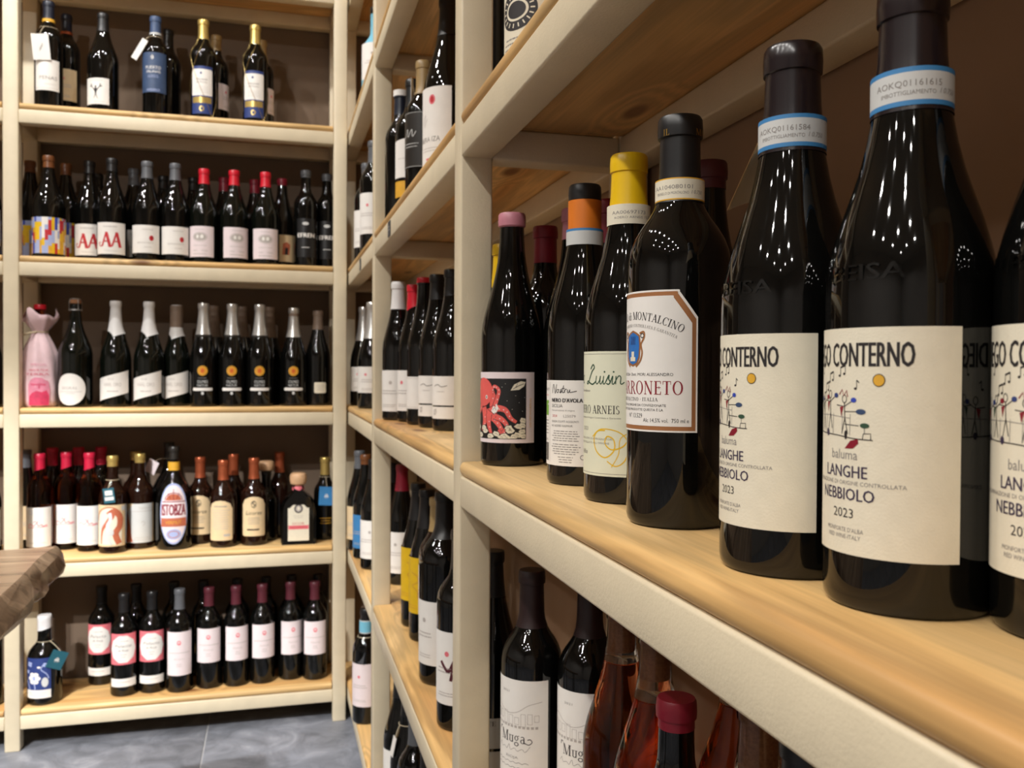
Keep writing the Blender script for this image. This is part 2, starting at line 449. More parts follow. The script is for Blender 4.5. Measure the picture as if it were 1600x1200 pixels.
def serif_glyph(ch):
    V = []; F = []
    def q(*p):
        k = len(V); V.extend(p); F.append(tuple(range(k, k + len(p))))
    def vf(r):
        k = len(V); V.extend(r[0]); F.extend(tuple(i + k for i in f) for f in r[1])
    T, t = 0.15, 0.05
    def stem(x, w=T, y0=0, y1=1, top=True, bot=True):
        q((x - w / 2, y0), (x + w / 2, y0), (x + w / 2, y1), (x - w / 2, y1))
        s = w / 2 + 0.09
        if top: q((x - s, y1 - t), (x + s, y1 - t), (x + s, y1), (x - s, y1))
        if bot: q((x - s, y0), (x + s, y0), (x + s, y0 + t), (x - s, y0 + t))
    def diag(x0, y0, x1, y1, w):
        q((x0 - w / 2, y0), (x0 + w / 2, y0), (x1 + w / 2, y1), (x1 - w / 2, y1))
    def foot(x, y=0):
        q((x - 0.14, y), (x + 0.14, y), (x + 0.14, y + t), (x - 0.14, y + t))
    def bar(x0, x1, y, w=t): q((x0, y - w / 2), (x1, y - w / 2), (x1, y + w / 2), (x0, y + w / 2))
    w = 0.6
    if ch == 'I': stem(0.2); w = 0.4
    elif ch == 'L': stem(0.2); bar(0.2, 0.62, t / 2); q((0.55, 0), (0.64, 0), (0.66, 0.28), (0.62, 0.28)); w = 0.7
    elif ch == 'E':
        stem(0.2)
        for y in (t / 2, 0.52, 1 - t / 2): bar(0.2, 0.62, y)
        q((0.56, 0), (0.64, 0), (0.66, 0.24), (0.62, 0.24)); q((0.56, 1), (0.62, 1), (0.64, 0.78), (0.60, 0.78)); q((0.46, 0.42), (0.5, 0.42), (0.5, 0.62), (0.46, 0.62)); w = 0.7
    elif ch == 'F': stem(0.2); bar(0.2, 0.6, 1 - t / 2); bar(0.2, 0.5, 0.52); w = 0.65
    elif ch == 'T': stem(0.38, top=False); bar(0.05, 0.71, 1 - t / 2); q((0.04, 1), (0.1, 1), (0.08, 0.74), (0.04, 0.74)); q((0.66, 1), (0.72, 1), (0.72, 0.74), (0.68, 0.74)); w = 0.76
    elif ch == 'N': stem(0.16, 0.06); stem(0.76, 0.06, bot=False); diag(0.74, 0, 0.16, 1, T * 1.1); w = 0.92
    elif ch == 'M': stem(0.14, 0.06); diag(0.54, 0, 0.17, 1, T * 1.05); diag(0.54, 0, 0.88, 1, 0.06); stem(0.92, T); w = 1.08
    elif ch == 'A': diag(0.1, 0, 0.42, 1, 0.06); diag(0.72, 0, 0.40, 1, T * 1.1); bar(0.22, 0.58, 0.34); foot(0.1); foot(0.72); w = 0.82
    elif ch == 'V': diag(0.40, 0, 0.1, 1, T * 1.1); diag(0.40, 0, 0.7, 1, 0.06); foot(0.1, 1 - t); foot(0.7, 1 - t); w = 0.8
    elif ch == 'R': stem(0.2); vf(ring_poly(0.24, 0.74, 0.44, 0.26, 0.29, 0.21, -90, 90)); diag(0.74, 0, 0.42, 0.5, T); foot(0.74); w = 0.82
    elif ch == 'P': stem(0.2); vf(ring_poly(0.24, 0.72, 0.42, 0.28, 0.28, 0.23, -90, 90)); w = 0.7
    elif ch == 'B': stem(0.2); vf(ring_poly(0.24, 0.76, 0.36, 0.24, 0.22, 0.19, -90, 90)); vf(ring_poly(0.24, 0.27, 0.42, 0.27, 0.27, 0.22, -90, 90)); w = 0.72
    elif ch == 'D': stem(0.2); vf(ring_poly(0.24, 0.5, 0.56, 0.5, 0.41, 0.45, -90, 90)); w = 0.86
    elif ch == 'O': vf(ring_poly(0.45, 0.5, 0.42, 0.52, 0.27, 0.47)); w = 0.9
    elif ch == 'C': vf(ring_poly(0.45, 0.5, 0.42, 0.52, 0.27, 0.47, 42, 318)); q((0.72, 0.68), (0.78, 0.68), (0.78, 1), (0.73, 0.98)); w = 0.82
    elif ch == 'G': vf(ring_poly(0.45, 0.5, 0.42, 0.52, 0.27, 0.47, 42, 318)); stem(0.74, T, 0.1, 0.45, bot=False); q((0.72, 0.68), (0.78, 0.68), (0.78, 1), (0.73, 0.98)); w = 0.9
    elif ch == 'U': stem(0.18, T, 0.3, 1, bot=False); stem(0.70, 0.06, 0.3, 1, bot=False); vf(ring_poly(0.42, 0.32, 0.31, 0.34, 0.19, 0.28, 180, 360)); w = 0.86
    elif ch == 'S':
        vf(ring_poly(0.3, 0.75, 0.24, 0.26, 0.12, 0.21, 30, 270)); vf(ring_poly(0.3, 0.25, 0.25, 0.27, 0.12, 0.22, -150, 90)); w = 0.6
    elif ch == 'u': stem(0.16, 0.11, 0.1, 0.66, bot=False); stem(0.5, 0.11, 0.0, 0.66, bot=False); vf(ring_poly(0.33, 0.16, 0.22, 0.17, 0.12, 0.1, 180, 360)); w = 0.62
    elif ch == 'g': vf(ring_poly(0.28, 0.44, 0.22, 0.24, 0.12, 0.18)); vf(ring_poly(0.28, -0.12, 0.26, 0.2, 0.16, 0.13)); q((0.4, 0.6), (0.58, 0.66), (0.58, 0.72), (0.44, 0.68)); w = 0.6
    elif ch == 'a': stem(0.44, 0.11, 0.0, 0.5, top=False); vf(ring_poly(0.28, 0.2, 0.22, 0.21, 0.12, 0.15)); vf(ring_poly(0.28, 0.48, 0.21, 0.2, 0.11, 0.14, 0, 150)); w = 0.58
    elif ch == 'd': stem(0.46, 0.1, 0, 1); vf(ring_poly(0.26, 0.3, 0.2, 0.31, 0.1, 0.25)); w = 0.6
    elif ch == 'i': stem(0.15, 0.1, 0, 0.6); q((0.09, 0.78), (0.21, 0.78), (0.21, 0.9), (0.09, 0.9)); w = 0.3
    elif ch == '-': q((0.08, 0.42), (0.22, 0.42), (0.22, 0.56), (0.08, 0.56)); w = 0.3
    else: w = 0.35
    return V, F, w

class Art:
    """flat print; every new layer lies a hair above the one before"""
    def __init__(s, eps=0.12): s.it = []; s.eps = eps
    def poly(s, P, m, L=1): s.it.append((list(P), [tuple(range(len(P)))], m, L))
    def faces(s, V, F, m, L=1): s.it.append((list(V), F, m, L))
    def rect(s, x, y, w, h, m, L=1): s.poly([(x - w / 2, y - h / 2), (x + w / 2, y - h / 2), (x + w / 2, y + h / 2), (x - w / 2, y + h / 2)], m, L)
    def disk(s, x, y, rx, ry, m, L=1, n=24): s.poly(ell(x, y, rx, ry, n=n), m, L)
    def ring(s, x, y, rx, ry, t, m, L=1, a0=0, a1=360, n=28):
        V, F = ring_poly(x, y, rx, ry, rx - t, ry - t, a0, a1, n); s.faces(V, F, m, L)
    def frame(s, x, y, w, h, t, m, L=1):
        for (cx, cy, ww, hh) in ((x, y + h / 2 - t / 2, w, t), (x, y - h / 2 + t / 2, w, t), (x - w / 2 + t / 2, y, t, h), (x + w / 2 - t / 2, y, t, h)):
            s.rect(cx, cy, ww, hh, m, L)
    def stroke(s, P, w, m, L=1, smooth=False, taper=False):
        if smooth: P = crom(P)
        V = []; n = len(P)
        for i, p in enumerate(P):
            a = P[max(0, i - 1)]; b = P[min(n - 1, i + 1)]
            dx, dy = b[0] - a[0], b[1] - a[1]; l = math.hypot(dx, dy) or 1
            ww = w / 2
            if taper: ww *= 1 - (0.85 if taper is True else taper) * i / (n - 1)
            V.append((p[0] - dy / l * ww, p[1] + dx / l * ww)); V.append((p[0] + dy / l * ww, p[1] - dx / l * ww))
        s.faces(V, [(2 * i, 2 * i + 1, 2 * i + 3, 2 * i + 2) for i in range(n - 1)], m, L)
    def text(s, t, x, y, h, m, L=1, width=None, align='C', shear=0.0, bold=0):
        """h is the cap height, y the middle of the capitals"""
        V, F = text_poly(t, shear)
        if not V: return
        x0 = min(v[0] for v in V); x1 = max(v[0] for v in V)
        sx = h if width is None else width / (x1 - x0)
        w = (x1 - x0) * sx
        ox = x - (w / 2 if align == 'C' else (w if align == 'R' else 0))
        for d in ([0] if not bold else [-bold, bold]):
            s.faces([(ox + (v[0] - x0) * sx + d, y + (v[1] - 0.5) * h) for v in V], F, m, L + (0 if d <= 0 else 0.4))
    def serif(s, t, x, y, h, m, L=1, width=None, align='C', arc=None):
        X = 0; V = []; F = []
        for ch in t:
            v, f, w = serif_glyph(ch)
            k = len(V); V += [(a + X, b) for a, b in v]; F += [tuple(i + k for i in q) for q in f]
            X += w + 0.06
        X -= 0.06
        sx = h if width is None else width / X
        w = X * sx
        ox = x - (w / 2 if align == 'C' else (w if align == 'R' else 0))
        V = [(ox + a * sx, y + (b - 0.5) * h) for a, b in V]
        if arc:
            V = [(x + (arc + (b - y)) * math.sin((a - x) / arc), y - arc + (arc + (b - y)) * math.cos((a - x) / arc)) for a, b in V]
        s.faces(V, F, m, L)
    def lines(s, x, y, w, n, dy, h, m='ink_light', L=1, jag=0.25):
        """print too small to read: a row of thin dashes"""
        rnd = random.Random(int(x * 7 + y * 13 + n))
        for i in range(n):
            ww = w * (1 - jag * rnd.random())
            a = x - ww / 2
            while a < x + ww / 2 - 0.6:
                l = min(rnd.uniform(2.0, 5.5), x + ww / 2 - a)
                s.rect(a + l / 2, y - i * dy, l, h, m, L)
                a += l + 0.9
    def mesh_into(s, mb, R=None, z0=0, th=0.0, base=0.25, step=4.0, flat=None):
        """R: wrap round the z axis at that radius, facing -Y turned by th (degrees); else flat on the plane y = -flat"""
        for P, F, m, L in s.it:
            bm = bmesh.new()
            vs = [bm.verts.new((p[0], p[1], 0)) for p in P]
            for f in F:
                try: bm.faces.new([vs[i] for i in f])
                except ValueError: pass
            if R is not None:
                x0 = min(p[0] for p in P); x1 = max(p[0] for p in P)
                if x1 - x0 > step:
                    k = math.ceil(x0 / step) * step
                    if k - x0 < 0.01: k += step
                    while k < x1 - 0.01:
                        bmesh.ops.bisect_plane(bm, geom=bm.verts[:] + bm.edges[:] + bm.faces[:], dist=1e-6, plane_co=(k, 0, 0), plane_no=(1, 0, 0))
                        k += step
            bm.verts.index_update()
            V = []
            off = base + s.eps * L
            for v in bm.verts:
                x, y = v.co.x, v.co.y
                if R is not None:
                    a = x / R + math.radians(th)
                    V.append(((R + off) * math.sin(a) * 1e-3, -(R + off) * math.cos(a) * 1e-3, (z0 + y) * 1e-3))
                else:
                    V.append((x * 1e-3, -(flat + off) * 1e-3, (z0 + y) * 1e-3))
            mb.add(V, [tuple(v.index for v in f.verts) for f in bm.faces], m)
            bm.free()

# ------------------------------------------------------------------ bottles
PROF = {
 'bordeaux': [(0, 4), (22, 3), (30, 0.0), (34.5, 0.6), (36.6, 3), (37.5, 7), (37.5, 100), (37.5, 186), (37.1, 194), (35.6, 202), (32.6, 210), (28, 218), (23, 225), (19, 232), (16.4, 240), (15.2, 249), (14.7, 262), (14.3, 284)],
 'burgundy': [(0, 4), (24, 3), (31, 0.0), (35.2, 0.6), (37.0, 3), (37.5, 7), (37.5, 80), (37.5, 150), (37.1, 158), (35.8, 168), (33.4, 179), (30.0, 191), (26.4, 203), (23, 215), (20.0, 228), (17.6, 241), (16.0, 254), (15.0, 268), (14.4, 284)],
 'albeisa': [(0, 4), (24, 3), (32, 0.0), (35.6, 0.6), (37.1, 3), (37.5, 7), (37.5, 80), (37.5, 150), (37.3, 156), (36.4, 165), (34.2, 175), (31.0, 187), (27.2, 199), (23.6, 211), (20.6, 224), (18.2, 238), (16.6, 252), (15.4, 266), (14.8, 284)],
 'champagne': [(0, 4), (24, 3), (31, 0.0), (35.0, 0.8), (36.9, 3.5), (37.5, 8), (37.5, 80), (37.5, 128), (37.0, 138), (35.6, 150), (33.0, 163), (29.4, 177), (25.6, 192), (22.2, 207), (19.4, 222), (17.2, 238), (15.8, 254), (14.9, 268), (14.4, 282)],
 'liqueur': [(0, 4), (24, 3), (32, 0.0), (35.6, 0.6), (37.1, 3), (37.5, 7), (37.5, 100), (37.5, 168), (36.8, 178), (34.5, 188), (30.5, 197), (25, 206), (20.5, 215), (17.5, 225), (15.8, 236), (15.0, 250), (14.6, 284)],
 'squat': [(0, 4), (24, 3), (31, 0.0), (35.2, 0.6), (37.0, 3), (37.5, 7), (37.5, 100), (37.5, 150), (36.8, 162), (34.6, 174), (31, 185), (26.4, 194), (21.6, 202), (18, 210), (16.2, 219), (15.6, 232), (15.4, 284)],
 'jug': [(0, 4), (24, 3), (30, 0.0), (34.6, 1.0), (36.8, 5), (37.5, 11), (37.5, 80), (37.4, 130), (36.4, 150), (33.6, 168), (29.2, 184), (24.0, 198), (19.4, 211), (16.4, 224), (14.8, 238), (14.2, 252), (13.9, 284)],
}
def profile(kind, H, R, rn=14.4):
    P = []
    for r, z in PROF[kind]:
        if z < 8: zz = z
        else: zz = 7 + (z - 7) * (H - 16 - 7) / (284 - 7.0)
        rr = r * R / 37.5 if z < 8 else (rn + (r - 14.4) * (R - rn) / (37.5 - 14.4))
        P.append((rr, zz))
    P += [(rn + 1.5, H - 15.4), (rn + 1.8, H - 9), (rn + 1.3, H - 2.0), (rn + 0.5, H - 0.3), (rn - 4, H)]
    return P
def rad(P, z):
    Q = [p for p in P if p[0] > 2][2:]
    for (r0, z0), (r1, z1) in zip(Q, Q[1:]):
        if z0 <= z <= z1 and z1 > z0: return r0 + (r1 - r0) * (z - z0) / (z1 - z0)
    return Q[-1][0]
def sheath(P, z0, H, off, top=True, flare=0.0):
    Z = [z0] + [p[1] for p in P if z0 + 0.5 < p[1] < H - 2.2 and p[0] > 10] + [H - 2.2]
    S = []
    for p in P:
        if p[0] > 10 and z0 + 0.5 < p[1] < H - 2.2 and p[1] > 20: S.append((p[0] + off, p[1]))
    S = [(rad(P, z0) + off + flare, z0)] + S
    if top: S += [(rad(P, H - 3) + off, H - 2.0), (rad(P, H - 3) - 1.2 + off, H + 0.1), (0.0, H + 0.5)]
    return S

TYPES = {}
def bottle_type(name, prof='bordeaux', H=300, R=37.5, glass='dark_glass', cap=None, capz=None, slant=0.0, bands=(), label=None, rn=14.4, seg=24, extra=None, stopper=None, step=6.0, wine=None, fill=None):
    """builds the meshes of one kind of bottle. label: list of (name, Art, z centre, turn)"""
    P = profile(prof, H, R, rn)
    parts = []
    mb = MB(); mb.lathe(P, glass, seg)
    parts.append(('glass_body', mb.build('glass_body'), []))
    if cap:
        mb = MB(); mb.lathe(sheath(P, capz, H, 0.45), cap, seg, slant=slant, close=False)
        parts.append(('capsule', mb.build('capsule'), []))
    for bd in bands:
        bn, z0, z1, cols = bd[:4]
        mb = MB(); rb = rad(P, z0) + 0.7
        z = z0
        for c, hh in cols:
            zz = z + hh * (z1 - z0)
            mb.lathe([(rb, z), (rb, zz)], c, seg, close=False); z = zz
        if len(bd) > 4: bd[4].mesh_into(mb, R=rb, z0=(z0 + z1) / 2, th=bd[5], step=step / 2, base=0.0)
        parts.append((bn, mb.build(bn), []))
    for ln, art, zc, th in (label or ()):
        mb = MB(); rr = rad(P, zc) if zc > 150 else R
        art.mesh_into(mb, R=rr, z0=zc, th=th, step=step)
        parts.append((ln, mb.build(ln, smooth=True), []))
    if extra:
        for e in extra(P, H, R): parts.append(e)
    TYPES[name] = parts

COUNT = {}
def put(kind, x, y, z, rz, label, group, name='wine_bottle', only=None):
    root = empty(name, (x, y, z), math.radians(rz))
    tag(root, label, 'bottle', group)
    for pn, me, sub in TYPES[kind]:
        if only and pn not in only: continue
        p = link(pn, me, root)
        for sn, sm in sub: link(sn, sm, p)
    return root

def hang_tag(w, h, colr, art, pos, rot, neck_r, neck_z, cord='string'):
    """a card on a string round the neck -> a part with the string as its sub-part"""
    def f(P, H, R):
        mb = MB()
        E = Matrix.Rotation(math.radians(rot[2]), 3, 'Z') @ Matrix.Rotation(math.radians(rot[0]), 3, 'X') @ Matrix.Rotation(math.radians(rot[1]), 3, 'Y')
        c = Vector(pos) * 1e-3
        mb.box(c, (w * 1e-3, 0.0008, h * 1e-3), colr, E)
        if art:
            t = MB(); art.mesh_into(t, R=None, z0=0, flat=0.4, base=0.1)
            for i, fc in enumerate(t.f):
                mb.add([E @ Vector(t.v[k]) + c for k in fc], [tuple(range(len(fc)))], t.mats[t.m[i]])
        st = MB()
        nr = (rad(P, neck_z) + 0.9) * 1e-3
        st.tube([(nr * math.cos(a * math.pi / 8), nr * math.sin(a * math.pi / 8), neck_z * 1e-3) for a in range(16)], 0.0007, cord, closed=True)
        top = E @ Vector((0, 0, h * 0.46e-3)) + c
        d = Vector((top.x, top.y, 0))
        d = d.normalized() * nr if d.length > 1e-4 else Vector((0, -nr, 0))
        mid = (Vector((d.x, d.y, neck_z * 1e-3)) + top) / 2 + Vector((0, 0, 0.003))
        st.tube([(d.x, d.y, neck_z * 1e-3), mid, top], 0.0007, cord)
        return [('hang_tag', mb.build('hang_tag', smooth=False), [('string', st.build('string'))])]
    return f
# ------------------------------------------------------------------ the labels of the near bottles
def art_tree_row():
    A = Art(0.1)
    A.rect(8, 0, 92, 107, 'paper_cream', 0)
    A.text('DIEGO CONTERNO', 0, 41, 11.2, 'ink', 1, width=67, bold=0.3)
    # music notes
    for x, y, two in ((-22, 32, 0), (-12, 28, 1), (-31, 25, 0), (-17, 23, 1), (7, 25, 0), (-3, 31, 1)):
        A.disk(x, y, 0.8, 0.6, 'ink', 1, 10); A.rect(x + 0.7, y + 2, 0.35, 4, 'ink', 1)
        if two: A.disk(x + 3.2, y + 0.9, 0.8, 0.6, 'ink', 1, 10); A.rect(x + 3.9, y + 2.9, 0.35, 4, 'ink', 1); A.stroke([(x + 0.6, y + 3.9), (x + 4, y + 4.9)], 0.8, 'ink', 1)
        else: A.stroke([(x + 0.7, y + 4), (x + 2, y + 2.8)], 0.5, 'ink', 1)
    # the sun
    A.disk(18.5, 29, 2.9, 3.0, 'ink', 1); A.disk(18.5, 29, 2.5, 2.6, 'mustard', 2)
    # dancing stick figures with coloured sleeves on a vine fence
    A.stroke([(-36, 4), (-20, 3), (-4, 2.5), (6, 1.5), (16, 1.2)], 0.5, 'ink', 1, smooth=True)
    for x in (-30, -22, -15, -8, -1, 4): A.stroke([(x, 3), (x + 0.3, 13)], 0.3, 'ink_grey', 1)
    A.stroke([(-34, 11.5), (-10, 12), (4, 11)], 0.3, 'ink_grey', 1)
    figs = [(-27, 20, 'red', 'navy'), (-19, 21, 'dark_green', 'dark_red'), (-11, 22, 'dark_red', 'navy'), (0.5, 20, 'dark_red', 'royal_blue')]
    for x, y, c1, c2 in figs:
        A.ring(x, y, 1.6, 2.0, 0.4, 'ink', 1.2)
        A.stroke([(x, y - 2), (x + 0.4, y - 9)], 0.55, 'ink', 1)
        A.stroke([(x + 0.4, y - 9), (x - 1.5, y - 16.5)], 0.5, 'ink', 1); A.stroke([(x + 0.4, y - 9), (x + 2.2, y - 16.5)], 0.5, 'ink', 1)
        A.stroke([(x - 5.5, y - 3), (x, y - 3.6), (x + 5.5, y - 0.5)], 0.45, 'ink', 1)
        A.poly([(x - 3, y - 4), (x - 0.4, y - 3.4), (x - 2, y - 8.5)], c1, 1.5)
        A.disk(x + 5.6, y - 0.4, 1.6, 1.2, c2, 1.6, 14)
    A.stroke([(-3, 22), (-1, 24.5), (0, 21.5), (2, 24), (2.6, 21)], 0.6, 'dark_red', 1.4)
    A.stroke([(0.9, 14), (9, 14.2)], 0.4, 'ink', 1); A.disk(10, 14.2, 2.6, 1.3, 'slate_blue', 1.5, 14)
    A.stroke([(0.9, 8), (9, 7.6)], 0.4, 'ink', 1); A.disk(12, 7.8, 2.4, 1.2, 'dark_green', 1.5, 14)
    A.stroke([(11, 1.5), (11.4, 4), (15, 4.2), (15, 1.3)], 0.45, 'ink', 1); A.stroke([(12, 4.2), (11.9, 7)], 0.3, 'ink', 1)
    A.disk(-13, 3.6, 1.4, 1.9, 'ink_purple', 1.4, 12); A.disk(-27, 3.8, 1.3, 1.7, 'ink_purple', 1.4, 12); A.disk(1.6, 3, 0.9, 2.2, 'ink', 1.4, 12)
    A.poly([(1, -3.5), (4.5, 0.4), (8.6, 1.4), (9, -0.6), (6, -3.2)], 'capsule_wine', 1.6)
    A.text('baluma', 0, -6.2, 4.6, 'ink_grey', 1, width=17)
    A.text('LANGHE', 0, -14.2, 5.6, 'ink_purple', 1, width=27, bold=0.14)
    A.text('DENOMINAZIONE DI ORIGINE CONTROLLATA', 0, -19.6, 1.9, 'ink_grey', 1, width=62)
    A.text('NEBBIOLO', 0, -25, 5.6, 'ink_purple', 1, width=34, bold=0.14)
    A.text('2023', 0, -34, 4.4, 'ink', 1, width=13)
    A.text("MONFORTE D'ALBA", 0, -42, 2, 'ink_grey', 1, width=24)
    A.text('RED WINE-ITALY', 0, -45.2, 2, 'ink_grey', 1, width=21)
    return A

def art_seal(num, sub):
    A = Art(0.08)
    A.text(num, 0, 1.4, 3.0, 'ink_grey', 1, width=32)
    A.text(sub, 0, -3.0, 2.0, 'ink_grey', 1, width=26)
    A.text('l 0.750', 20, -2.4, 2.6, 'ink_grey', 1, width=10, shear=0.25)
    return A

def art_shield():
    A = Art(0.1)
    w, h, c = 104, 101, 13
    def cut(w, h, c):
        P = [(-w / 2, -h / 2), (w / 2, -h / 2), (w / 2, h / 2 - c * 1.5)]
        P += [(w / 2 - c, h / 2 - c * 0.1)] + ell(w / 2 - c - 1, h / 2 - 1.4, 1.6, 1.4, 40, 90, 3)
        return P + [(-x, y) for x, y in reversed(P[2:])]
    A.poly(cut(w, h, c), 'paper', 0)
    A.poly(cut(w - 2.6, h - 2.6, c), 'copper_ink', 1)
    A.poly(cut(w - 8.4, h - 8.4, c), 'paper', 2)
    A.serif('BRUNELLO di MONTALCINO', 0, 33, 5.6, 'ink', 3, width=88, arc=88)
    A.serif('DENOMINAZIONE DI ORIGINE CONTROLLATA E GARANTITA', 0, 26, 2.2, 'ink_grey', 3, width=78, arc=80)
    sh = [(0, -13), (-5, -11.5), (-7.6, -7), (-8.4, 2), (-7.6, 9), (-4, 11), (0, 12.4), (4, 11), (7.6, 9), (8.4, 2), (7.6, -7), (5, -11.5)]
    A.poly([(x * 1.1, y * 1.04 + 9.5) for x, y in sh], 'copper_ink', 3)
    for s in (-1, 1):
        A.stroke([(s * 8, 20), (s * 12, 21), (s * 12.4, 17), (s * 9.5, 12), (s * 10.6, 6), (s * 8.6, 0), (s * 4, -4)], 1.5, 'copper_ink', 3.4, smooth=True)
        A.ring(s * 10.6, 18.4, 1.8, 1.8, 0.6, 'ink', 3.6)
    A.poly([(x * 0.92, y * 0.92 + 9.5) for x, y in sh], 'shield_blue', 4)
    A.poly([(-3.4, 0), (3.4, 0), (3.4, 3), (1.8, 3), (1.8, 7), (-1.8, 7), (-1.8, 3), (-3.4, 3)], 'paper_cream', 5)
    for k in range(5): A.stroke([(-2.8 + k * 1.4, 12), (-2 + k * 1.2, 15.5), (-3 + k * 1.5, 18)], 0.5, 'navy', 5, smooth=True)
    A.text('AZIENDA AGRICOLA  Dott. MORI ALESSANDRO', 0, -9.5, 2.1, 'ink', 3, width=70)
    A.serif('IL MARRONETO', 0, -19, 9.6, 'dark_red', 3, width=84)
    A.serif('MONTALCINO - ITALIA', 2, -27.4, 2.6, 'ink', 3, width=44)
    A.text("IMBOTTIGLIATO ALL'ORIGINE DA CONFEZIONATE", 0, -31.6, 1.7, 'ink', 3, width=60)
    A.text('NUMERO BOTTIGLIE PRODOTTE QUESTA È LA', 0, -34.8, 1.7, 'ink', 3, width=56)
    A.text('N° 13.529', 3, -39.2, 3.2, 'ink', 3, width=16)
    A.text('Alc 14,5% vol.  750 ml e', 46, -42.2, 2.8, 'ink', 3, width=34, align='R')
    return A

def art_script_green():
    A = Art(0.1)
    A.rect(0, 0, 98, 106, 'paper_green', 0)
    A.frame(0, 0, 94, 102, 0.35, 'ink_grey', 1)
    w = 0.9
    def sc(P, ww=w, k=1.28, x0=-9): A.stroke([(x0 + (x + 9) * k, y * k + 25) for x, y in P], ww, 'dark_green', 1, smooth=True)
    # the name in a running hand
    sc([(-4.5, 10), (-2, 13), (-0.6, 11), (-3, 8.5), (-5.5, 4), (-7.5, 0.6), (-9.6, 0.4), (-8, 2), (-5, 0.6), (-2, 0), (1, 2)], 1.25)
    sc([(1.6, 5.6), (1.0, 1.6), (2.2, 0.2), (4.2, 2.6), (5.0, 5.6), (4.6, 1.0), (5.6, 0.3), (7.0, 2.6)])
    sc([(7.6, 5.6), (7.2, 1.0), (8.2, 0.3), (9.4, 2)]); A.disk(13, 35.6, 0.8, 0.8, 'dark_green', 1, 10)
    sc([(9.4, 2), (11.6, 6.2), (11.4, 3.6), (12.4, 1.6), (11.2, 0.1), (9.6, 0.8)], 1.1)
    sc([(12.2, 0.6), (14.2, 5.6), (13.8, 1.0), (14.8, 0.3), (16.2, 2.4)]); A.disk(21.5, 35.6, 0.8, 0.8, 'dark_green', 1, 10)
    sc([(16.4, 5.6), (16.2, 0.2)]); sc([(16.2, 2.6), (18.2, 5.6), (19.6, 4.8), (19.4, 1.0), (20.4, 0.3), (22, 1.6)])
    def s2(P): sc(P, 1.1, 1.28, -16)
    s2([(-28, 0.5), (-25, 12), (-20, 12), (-22, 7), (-25, 6.6), (-20, 5), (-22, 0.6), (-26, 1)]); s2([(-18, 6), (-18, 0.6)]); s2([(-18, 4), (-16, 6)]); s2([(-14.6, 6), (-14.6, 1), (-13, 1)]); s2([(-10, 5.4), (-12, 5.4), (-12.4, 1.4), (-10, 0.8)])
    A.text('Giordano', -14, 19.6, 2.4, 'ink_grey', 1, width=20, shear=0.35)
    A.serif('ROERO ARNEIS', -1, 3.5, 7.0, 'ink', 1, width=56)
    A.text('Denominazione di Origine Controllata e Garantita', 0, -3.5, 1.5, 'ink_grey', 1, width=56)
    A.text('2023', -12, -13, 3.2, 'ink_grey', 1, width=10)
    A.text('AZIENDA AGRICOLA PRODUTTORI', -2, -21.5, 1.6, 'ink_grey', 1, width=46)
    A.text('IMBOTTIGLIATO ALL ORIGINE', -2, -25, 1.6, 'ink_grey', 1, width=40)
    A.text('Alba', -14, -33, 4, 'ink_grey', 1, width=12, shear=0.3)
    # gold flourish
    A.stroke([(14, -14), (6, -15), (2, -22), (5, -32), (14, -37), (22, -31), (22, -22), (16, -19), (14, -25), (20, -30), (30, -27), (36, -18)], 1.1, 'yellow', 1, smooth=True)
    A.stroke([(0, -20), (10, -13), (26, -15), (34, -24), (32, -38), (24, -44), (16, -40)], 0.9, 'yellow', 1, smooth=True)
    A.stroke([(20, -45), (26, -34), (28, -20), (40, -14)], 0.7, 'yellow', 1, smooth=True)
    return A

